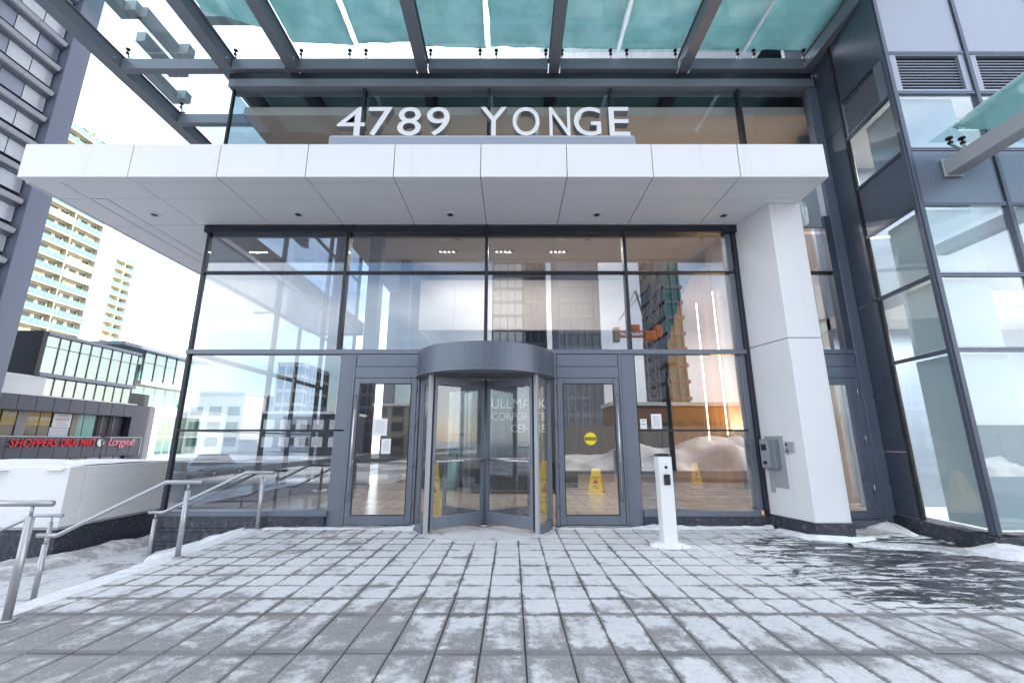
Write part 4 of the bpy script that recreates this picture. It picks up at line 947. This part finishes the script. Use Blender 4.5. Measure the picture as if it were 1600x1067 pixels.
# upper glass box
box('side_wall', -66, XS + .3, 41.3, 41.85, 8.7, 13.95, 'charcoal_dark', sb, .03); box('roof_edge', -66, XS + .35, 41.86, 55.0, 13.55, 13.95, 'tower_metal', sb, .03); box('floor_edge', -66, XS + .35, 41.86, 55.0, 8.7, 9.15, 'tower_metal', sb, .03)
ys = [42.07, 43.61, 44.86, 46.25, 47.64, 49.1, 50.64, 52.17, 53.7, 54.9]
for a, b in zip(ys, ys[1:]):
    for z0, z1 in ((9.16, 12.2), (12.28, 13.54)):
        box('window_pane', XS - .05, XS, a + .07, b - .07, z0, z1, 'glass_shop', sb)
    box('window_mullion', XS - .1, XS + .06, b - .06, b + .06, 9.16, 13.54, 'charcoal_cladding', sb)
    box('window_blind', XS - .5, XS - .4, a + .1, b - .1, random.uniform(9.2, 10.6), 13.5, random.choice(['shop_white', 'shop_white', 'pale_panel']), sb)
box('window_transom', XS - .08, XS + .05, 42.0, 54.9, 12.205, 12.275, 'charcoal_cladding', sb)
# second row of windows with white wall at left
box('white_block', -66, XS + .2, 38.2, 42.9, 6.55, 8.65, 'shop_white', sb, .03)
ys = [43.0 + 1.35 * k for k in range(10)]
for a, b in zip(ys, ys[1:]):
    box('window_pane', XS - .45, XS - .4, a + .05, b - .05, 6.5, 8.65, 'glass_shop', sb); box('window_mullion', XS - .5, XS - .34, b - .05, b + .05, 6.5, 8.65, 'charcoal_cladding', sb)
    box('display_board', XS - .58, XS - .5, a + .1, b - .1, 6.5, 8.3, random.choice(['pale_panel', 'shop_white', 'pink_sign', 'tan_pillar', 'pale_panel']), sb)
# cladding band with snow on the ledge
y = 38.0
while y < 55.0:
    box('cladding_panel', XS - .1, XS + .9, y + .02, min(y + 1.9, 55.1) - .02, 4.68, 6.35, 'charcoal_cladding', sb, .02); y += 1.9
box('ledge_snow', XS - .3, XS + .95, 38, 55.1, 6.36, 6.5, 'snow', sb)
# recessed shop floor with posters
def shopbit(nm, a, b, z0, z1, m, off=-.3): box(nm, XS + off, XS + off + .1, a, b, z0, z1, m, sb)
for a, b, m in ((38.2, 39.5, 'poster_gold'), (39.69, 41.1, 'poster_gold'), (42.2, 43.5, 'poster_gold'), (43.6, 44.8, 'poster_gold')):
    shopbit('window_poster', a, b, 3.1, 4.66, m); shopbit('window_pane', a, b, 1.9, 3.08, 'window_dark', -.32)
shopbit('pillar', 41.15, 42.15, 1.8, 4.66, 'concrete', -.2); shopbit('pillar', 47.3, 48.05, 1.8, 4.66, 'tan_pillar', -.2)
shopbit('poster', 44.95, 47.1, 3.0, 4.6, 'poster_white', -.15); shopbit('window_pane', 44.9, 47.2, 1.85, 2.98, 'pale_panel', -.3)
shopbit('window_pane', 48.1, 48.8, 1.85, 4.66, 'teal_rail'); shopbit('window_pane', 48.9, 50.4, 1.85, 4.66, 'teal_rail')
for yy_ in (51.3, 53.0): shopbit('pillar', yy_, yy_ + .3, 1.85, 4.66, 'charcoal_cladding')
MS = lambda y, z, off: frame_M((XS + off, y, z), (0, 1, 0), (0, 0, 1))
place_text('poster_lettering', 'NOW', 1.0, .4, 0, MS(42.35, 3.7, -.19), 'paper', sb); place_text('poster_lettering', 'OPEN', 1.05, .4, 0, MS(43.68, 3.7, -.19), 'paper', sb); place_text('poster_lettering', 'STORE', 1.2, .4, 0, MS(39.8, 4.0, -.19), 'paper', sb)
place_text('poster_lettering', '416.855.0075', 1.7, .32, 0, MS(45.15, 3.75, -.04), 'red_ink', sb)
for z, a, b in ((4.3, 45.4, 46.6), (3.45, 45.5, 46.5), (3.2, 45.3, 46.8)): shopbit('poster_line', a, b, z, z + .1, 'grey_ink', -.13)
box('shop_ceiling', XS - .6, XS + .8, 38, 55.0, 4.661, 4.678, 'charcoal_dark', sb)
box('dark_wall', XS - .59, XS + .3, 55.3, 59.3, -1.4, 6.35, 'charcoal_cladding', sb, .02)
# sign band
y = 38.0
while y < 56.6:
    box('sign_panel', XS + .6, XS + 1.0, y + .015, min(y + 1.7, 56.7) - .015, -.62, 1.78, 'charcoal_cladding', sb, .02); y += 1.7
box('sign_cap', XS + .5, XS + 1.06, 38, 56.75, 1.79, 1.9, 'pale_panel', sb); box('sign_end', XS + .5, XS + 1.06, 56.71, 56.85, -.65, 1.78, 'pale_panel', sb)
place_text('sign_lettering', 'SHOPPERS', 5.0, .85, .15, MS(39.9, .72, 1.08), 'red_sign', sb, 1, .15); place_text('sign_lettering', 'DRUG', 2.05, .85, .15, MS(45.35, .72, 1.08), 'red_sign', sb, 1, .15); place_text('sign_lettering', 'MART', 1.95, .85, .15, MS(47.75, .72, 1.08), 'red_sign', sb, 1, .15)
bm = bmesh.new(); bmesh.ops.create_circle(bm, cap_ends=True, radius=.52, segments=28); bmesh.ops.transform(bm, matrix=MS(50.45, 1.15, 1.12), verts=bm.verts); mesh_obj('sign_disc', bm, 'shop_white', sb)
place_text('script_lettering', 'Longyue', 4.1, 1.35, .15, MS(51.5, .42, 1.08), 'pink_sign', sb, .85, .35)
bm = bmesh.new(); bm.faces.new([bm.verts.new(MS(0, 0, 1.15) @ Vector(p)) for p in ((55.0, 1.3, 0), (55.25, 1.62, 0), (55.8, 1.78, 0), (55.55, 1.42, 0))]); mesh_obj('sign_leaf', bm, 'green_leaf', sb)
y = 38.2
while y < 55:
    box('shop_window', XS - .2, XS - .1, y, y + 1.8, -1.4, -.7, random.choice(['pale_panel', 'shop_white', 'window_dark', 'tan_pillar']), sb); y += 2.0
# rear glass pavilion
gpv = thing('glass_pavilion', 'pale green glass pavilion with flat roof behind the shop block', 'building', (-60, 65, -1.4))
box('core', -74, -60.5, 57, 71.6, -1.4, 10.2, 'shop_white', gpv); box('roof', -76, -57.2, 54.5, 72.5, 15.2, 15.75, 'tower_metal', gpv, .05); box('floor_edge', -75, -57.8, 59.4, 71.6, 10.0, 10.6, 'shop_white', gpv, .03)
box('inner_wall', -70, -62, 61.5, 71.6, 10.6, 15.2, 'shop_white', gpv)
for k in range(5):
    a = 59.6 + k * 2.2
    for z0, z1 in ((10.62, 13.4), (13.5, 15.18)): box('window_pane', -58.25, -58.2, a + .06, a + 2.14, z0, z1, 'glass_shop', gpv)
    box('window_mullion', -58.3, -58.1, a - .06, a + .06, 10.61, 15.19, 'charcoal_cladding', gpv)
    box('window_pane', -59.3, -59.25, a + .06, a + 2.14, 7.0, 9.9, 'glass_shop', gpv); box('window_blind', -59.9, -59.8, a + .1, a + 2.1, 6.5, 8.9, 'shop_white', gpv)
for k in range(6):
    a = -73.5 + k * 2.5; box('window_pane', a + .06, a + 2.44, 59.55, 59.6, 10.62, 15.18, 'glass_shop', gpv); box('window_mullion', a - .06, a + .06, 59.45, 59.65, 10.61, 15.19, 'charcoal_cladding', gpv)
wh = thing('white_shopfront', 'white low shop building with tall gridded window behind the parapet', 'building', (-60, 70, -1.4))
box('wall', -70, -56, 60.4, 78, -1.4, 6.6, 'shop_white', wh)
for k in range(6):
    for z0, z1 in ((-.8, 1.9), (2.1, 5.2)): box('window_pane', -55.99, -55.93, 62 + k * 1.5, 63.35 + k * 1.5, z0, z1, 'glass_shop', wh)
# bare street tree before the shops
bt = thing('bare_tree', 'small leafless street tree in front of the shop signs', 'tree', (-50, 46.4, -1.4))
tube('trunk', [(-50, 46.4, -1.45), (-50, 46.5, .2), (-50.1, 46.6, 1.2)], [.06, .05, .035], 'bark', bt, 8)
bm = bmesh.new(); random.seed(3)
def twig(p, d, L, r, n):
    q = p + d * L; bm_tube(bm, [p, q], [r, r * .6], 5, False)
    if n:
        for k in range(3): twig(p.lerp(q, random.uniform(.5, 1)), (d + Vector((random.uniform(-.6, .6), random.uniform(-.7, .7), random.uniform(0, .4)))).normalized(), L * .68, r * .6, n - 1)
for k in range(5): twig(Vector((-50.05, 46.55, .2 + .2 * k)), Vector((random.uniform(-.4, .4), random.uniform(-.8, .8), .9)).normalized(), 1.0, .035, 3)
mesh_obj('crown', bm, 'bark', bt)
# street lamp seen through the left glass
def street_lamp(label, x, y, zb, zt, dx):
    o = thing('street_lamp', label, 'street lamp', (x, y, zb)); tube('pole', [(x, y, zb), (x, y, zt - 1.2), (x, y, zt - .6)], [.16, .12, .10], 'charcoal_dark', o, 10)
    tube('arm', [(x, y, zt - .7), (x + dx * .3, y, zt - .1), (x + dx * .65, y, zt + .08), (x + dx, y, zt + .1)], .08, 'charcoal_dark', o, 8); box('lamp_head', x + dx - .55, x + dx + .15, y - .16, y + .16, zt + .0, zt + .17, 'charcoal_dark', o, .04)
street_lamp('tall street lamp with long arm seen through the left glass', -15, 22, -1.4, 10.2, -2.9)
street_lamp('plain lamp pole before the snow bank mirrored in the right glass', 8.9, -17.0, -.6, 5.6, .4)
# cars
def car(x, y, rz, paint, label, L=4.5, Hh=1.45, W=.9):
    o = thing('parked_car', label, 'car', (x, y, -1.44)); M = Matrix.Translation((x, y, -1.43)) @ Matrix.Rotation(rz, 4, 'Z')
    prof = [(-L / 2, .35, .75), (-L / 2 + .15, .28, .92), (-L * .28, .25, .98), (0, .25, 1.0), (L * .25, .25, .95), (L / 2 - .2, .28, .80), (L / 2, .36, .62)]
    bm = bmesh.new(); rings = []
    for px, zl, zh in prof:
        w = W * (1 - .12 * (abs(px) / (L / 2)) ** 4); rings.append([bm.verts.new(p) for p in ((px, -w * .95, zl), (px, -w, (zl + zh) / 2), (px, -w * .93, zh), (px, w * .93, zh), (px, w, (zl + zh) / 2), (px, w * .95, zl))])
    for a, b in zip(rings, rings[1:]):
        for k in range(6): bm.faces.new((a[k], a[(k + 1) % 6], b[(k + 1) % 6], b[k]))
    bm.faces.new(rings[0]); bm.faces.new(rings[-1]); bmesh.ops.recalc_face_normals(bm, faces=bm.faces); bmesh.ops.transform(bm, matrix=M, verts=bm.verts); b_ = mesh_obj('body', bm, paint, o, True)
    bm = bmesh.new(); lo_ = [(-L * .36, -W * .9, .97), (L * .24, -W * .9, .96), (L * .24, W * .9, .96), (-L * .36, W * .9, .97)]; hi = [(-L * .26, -W * .7, Hh - .03), (L * .06, -W * .7, Hh - .03), (L * .06, W * .7, Hh - .03), (-L * .26, W * .7, Hh - .03)]
    v = [bm.verts.new(p) for p in lo_ + hi]
    for f in ((0, 1, 5, 4), (1, 2, 6, 5), (2, 3, 7, 6), (3, 0, 4, 7), (4, 5, 6, 7)): bm.faces.new([v[i] for i in f])
    bmesh.ops.recalc_face_normals(bm, faces=bm.faces); bmesh.ops.transform(bm, matrix=M, verts=bm.verts); mesh_obj('windows', bm, 'glass_tower', o)
    bm = bm_box(bmesh.new(), -L * .26, L * .06, -W * .7, W * .7, Hh - .03, Hh + .03, .02); bmesh.ops.transform(bm, matrix=M, verts=bm.verts); mesh_obj('roof', bm, paint, o)
    for sx in (-.31, .31):
        for sy in (-1, 1):
            p = [M @ Vector((L * sx, sy * (W - .2), .32)), M @ Vector((L * sx, sy * (W + .01), .32))]; wv = tube('wheel', p, .32, 'tyre', o, 18); p2 = [M @ Vector((L * sx, sy * (W + .011), .32)), M @ Vector((L * sx, sy * (W + .02), .32))]; tube('rim', p2, .2, 'stainless', wv, 14)
    for sy in (-1, 1):
        for e, m_ in ((1, 'shop_white'), (-1, 'tail_red')):
            bm = bm_box(bmesh.new(), e * L / 2 - .04, e * L / 2 + .03, sy * .62 - .16, sy * .62 + .16, .58, .74, .01); bmesh.ops.transform(bm, matrix=M, verts=bm.verts); mesh_obj('headlight' if e > 0 else 'tail_light', bm, m_, o)
car(-20.5, 16, R(82), 'car_dark', 'dark parked car on the street behind the left glass'); car(-23.5, 28, R(88), 'car_white', 'white parked car on the street behind the left glass', 4.8, 1.75, .95); car(-20, 40, R(90), 'car_silver', 'silver car farther along the street behind the glass')
car(9, -37, R(0), 'car_silver', 'silver car on the road mirrored in the doors'); car(-8, -38, R(180), 'car_dark', 'dark car on the road mirrored in the left pane')

# ------------------------------------------------------------------ across the street, mirrored in the glass
def grid_tower(label, x0, x1, y0, y1, zt, fh, bay, skin, pane, zb=-1.4):
    o = thing('glass_tower', label, 'building', ((x0 + x1) / 2, (y0 + y1) / 2, zb)); box('core', x0 + .3, x1 - .3, y0 + .3, y1 - .3, zb, zt - .3, pane, o)
    bm = bmesh.new(); z = zb + 4
    while z < zt: bm_box(bm, x0, x1, y0, y1, z, z + fh * .22); z += fh
    a = x0
    while a < x1 - .1: bm_box(bm, a, a + .22, y0 - .1, y1 + .1, zb, zt); a += bay
    a = y0
    while a < y1 - .1: bm_box(bm, x0 - .1, x1 + .1, a, a + .22, zb, zt); a += bay
    mesh_obj('facade_grid', bm, skin, o); box('roof', x0 - .05, x1 + .05, y0 - .05, y1 + .05, zt, zt + 1, skin, o); return o
grid_tower('dark gridded glass tower mirrored above the revolving door', 10.2, 19.5, -98, -84, 75, 3.6, 1.5, 'pale_panel', 'dark_lacquer')
grid_tower('broad dark office tower mirrored left of the gridded one', -5, 8.6, -112, -96, 62, 3.6, 1.9, 'tower_metal', 'glass_tower')
grid_tower('teal glass tower mirrored beside the crane', 32.5, 36.5, -96, -80, 70, 3.4, 1.6, 'tower_metal', 'teal_rail')
grid_tower('narrow dark block mirrored in the left swing door', -38, -32.5, -112, -100, 17, 3.2, 1.8, 'tower_metal', 'dark_lacquer')
grid_tower('grey brick office block mirrored in the lower left pane', -57, -51, -112, -96, 19, 3.4, 2.0, 'concrete', 'dark_lacquer')
def low_block(label, x0, x1, y0, y1, zt, skin, pane, face):
    o = thing('low_building', label, 'building', ((x0 + x1) / 2, (y0 + y1) / 2, -1.4)); box('wall', x0, x1, y0, y1, -1.4, zt, skin, o); box('roof', x0 - .3, x1 + .3, y0 - .3, y1 + .3, zt, zt + .5, 'snow', o)
    yf = y1 if face > 0 else y0; n = max(2, int((x1 - x0) / 3.2)); z = .2
    while z + 2 < zt:
        for k in range(n):
            a = x0 + (k + .18) * (x1 - x0) / n; b = x0 + (k + .82) * (x1 - x0) / n; box('window', a, b, min(yf - .1 * -face, yf + .02 * face), max(yf + .1 * face, yf + .02 * face), z, z + 1.9, pane, o)
        z += 3.3
low_block('brown brick shop row mirrored at the outer edge of the left pane', -96, -72, -96, -84, 7.5, 'brick_brown', 'window_dark', 1)
low_block('pale concrete office mirrored in the middle of the left pane', -71, -59, -100, -88, 11.5, 'white_concrete', 'window_dark', 1)
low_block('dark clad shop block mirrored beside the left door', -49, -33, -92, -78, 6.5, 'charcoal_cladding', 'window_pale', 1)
low_block('tan low building mirrored in the left door', -31, -16, -104, -90, 9.0, 'tan_pillar', 'window_dark', 1)
low_block('grey concrete building mirrored in the revolving door', -14, -1, -88, -78, 7.5, 'concrete', 'window_dark', 1)
low_block('white shop row seen through the lobby side glass', -58, -36, 104, 118, 7.0, 'shop_white', 'window_dark', -1)
low_block('brown brick block farther along the street behind the lobby glass', -33, -14, 128, 140, 12.0, 'brick_brown', 'window_dark', -1)
bw = thing('brick_building', 'brown brick site building mirrored behind the snow bank', 'building', (24, -46, -1.4)); box('wall', 14, 36, -60, -54, -1.4, 6.2, 'brick_brown', bw); box('roof', 13.8, 36.2, -60.2, -53.8, 6.2, 6.7, 'snow', bw)
for k in range(8): box('window', 15 + k * 2.6, 16.6 + k * 2.6, -53.99, -53.9, 1.6, 4.0, 'window_dark', bw)
fc = thing('site_fence', 'grey construction hoarding mirrored behind the snow bank', 'fence', (22, -32, -.6))
for k in range(22): box('fence_panel', 4 + k * 1.8, 5.76 + k * 1.8, -30.6, -30.5, -.6, 2.6, 'hoarding', fc)
cr = thing('tower_crane', 'orange and grey tower crane mirrored in the right pane', 'crane', (22.2, -60, -1.4))
def lattice(name, p, q, w, n, mat, parent, r=.07):
    p, q = Vector(p), Vector(q); d = (q - p).normalized(); u = Vector((0, 1, 0)); s = d.cross(u).normalized(); bm = bmesh.new(); cs = [s * w + u * w, s * w - u * w, -s * w - u * w, -s * w + u * w]
    for c in cs: bm_bar(bm, p + c, q + c, r * 1.5)
    for i in range(n):
        a, b = p.lerp(q, i / n), p.lerp(q, (i + 1) / n)
        for k in range(4): bm_bar(bm, a + cs[k], b + cs[(k + 1) % 4], r); bm_bar(bm, a + cs[k], a + cs[(k + 1) % 4], r)
    return mesh_obj(name, bm, mat, parent)
lattice('mast', (22.2, -60, -1.4), (22.2, -60, 17), .85, 14, 'crane_steel', cr); lattice('jib', (22.8, -60, 20), (27, -60, 46), .6, 18, 'crane_steel', cr)
box('slewing_cab', 21.3, 23.1, -60.8, -59.2, 17, 18.6, 'crane_orange', cr, .15); box('operator_cab', 23.15, 24.1, -60.6, -59.4, 17.6, 19.6, 'crane_orange', cr, .1); lattice('machine_deck', (17.4, -60, 18.2), (21.3, -60, 18.2), .45, 5, 'crane_orange', cr); box('counterweight', 16.4, 17.3, -60.6, -59.4, 16.9, 19.2, 'crane_steel', cr, .05); box('winch', 19.2, 20.6, -60.5, -59.5, 18.75, 19.7, 'crane_orange', cr, .1)
bar('back_stay', (17.5, -60, 20.6), (24, -60, 28), .12, 'crane_steel', cr); bar('a_frame', (21.5, -60, 20.4), (20.4, -60, 25.5), .25, 'crane_steel', cr); bar('back_stay', (17.5, -60, 20.4), (20.4, -60, 25.5), .12, 'crane_steel', cr)
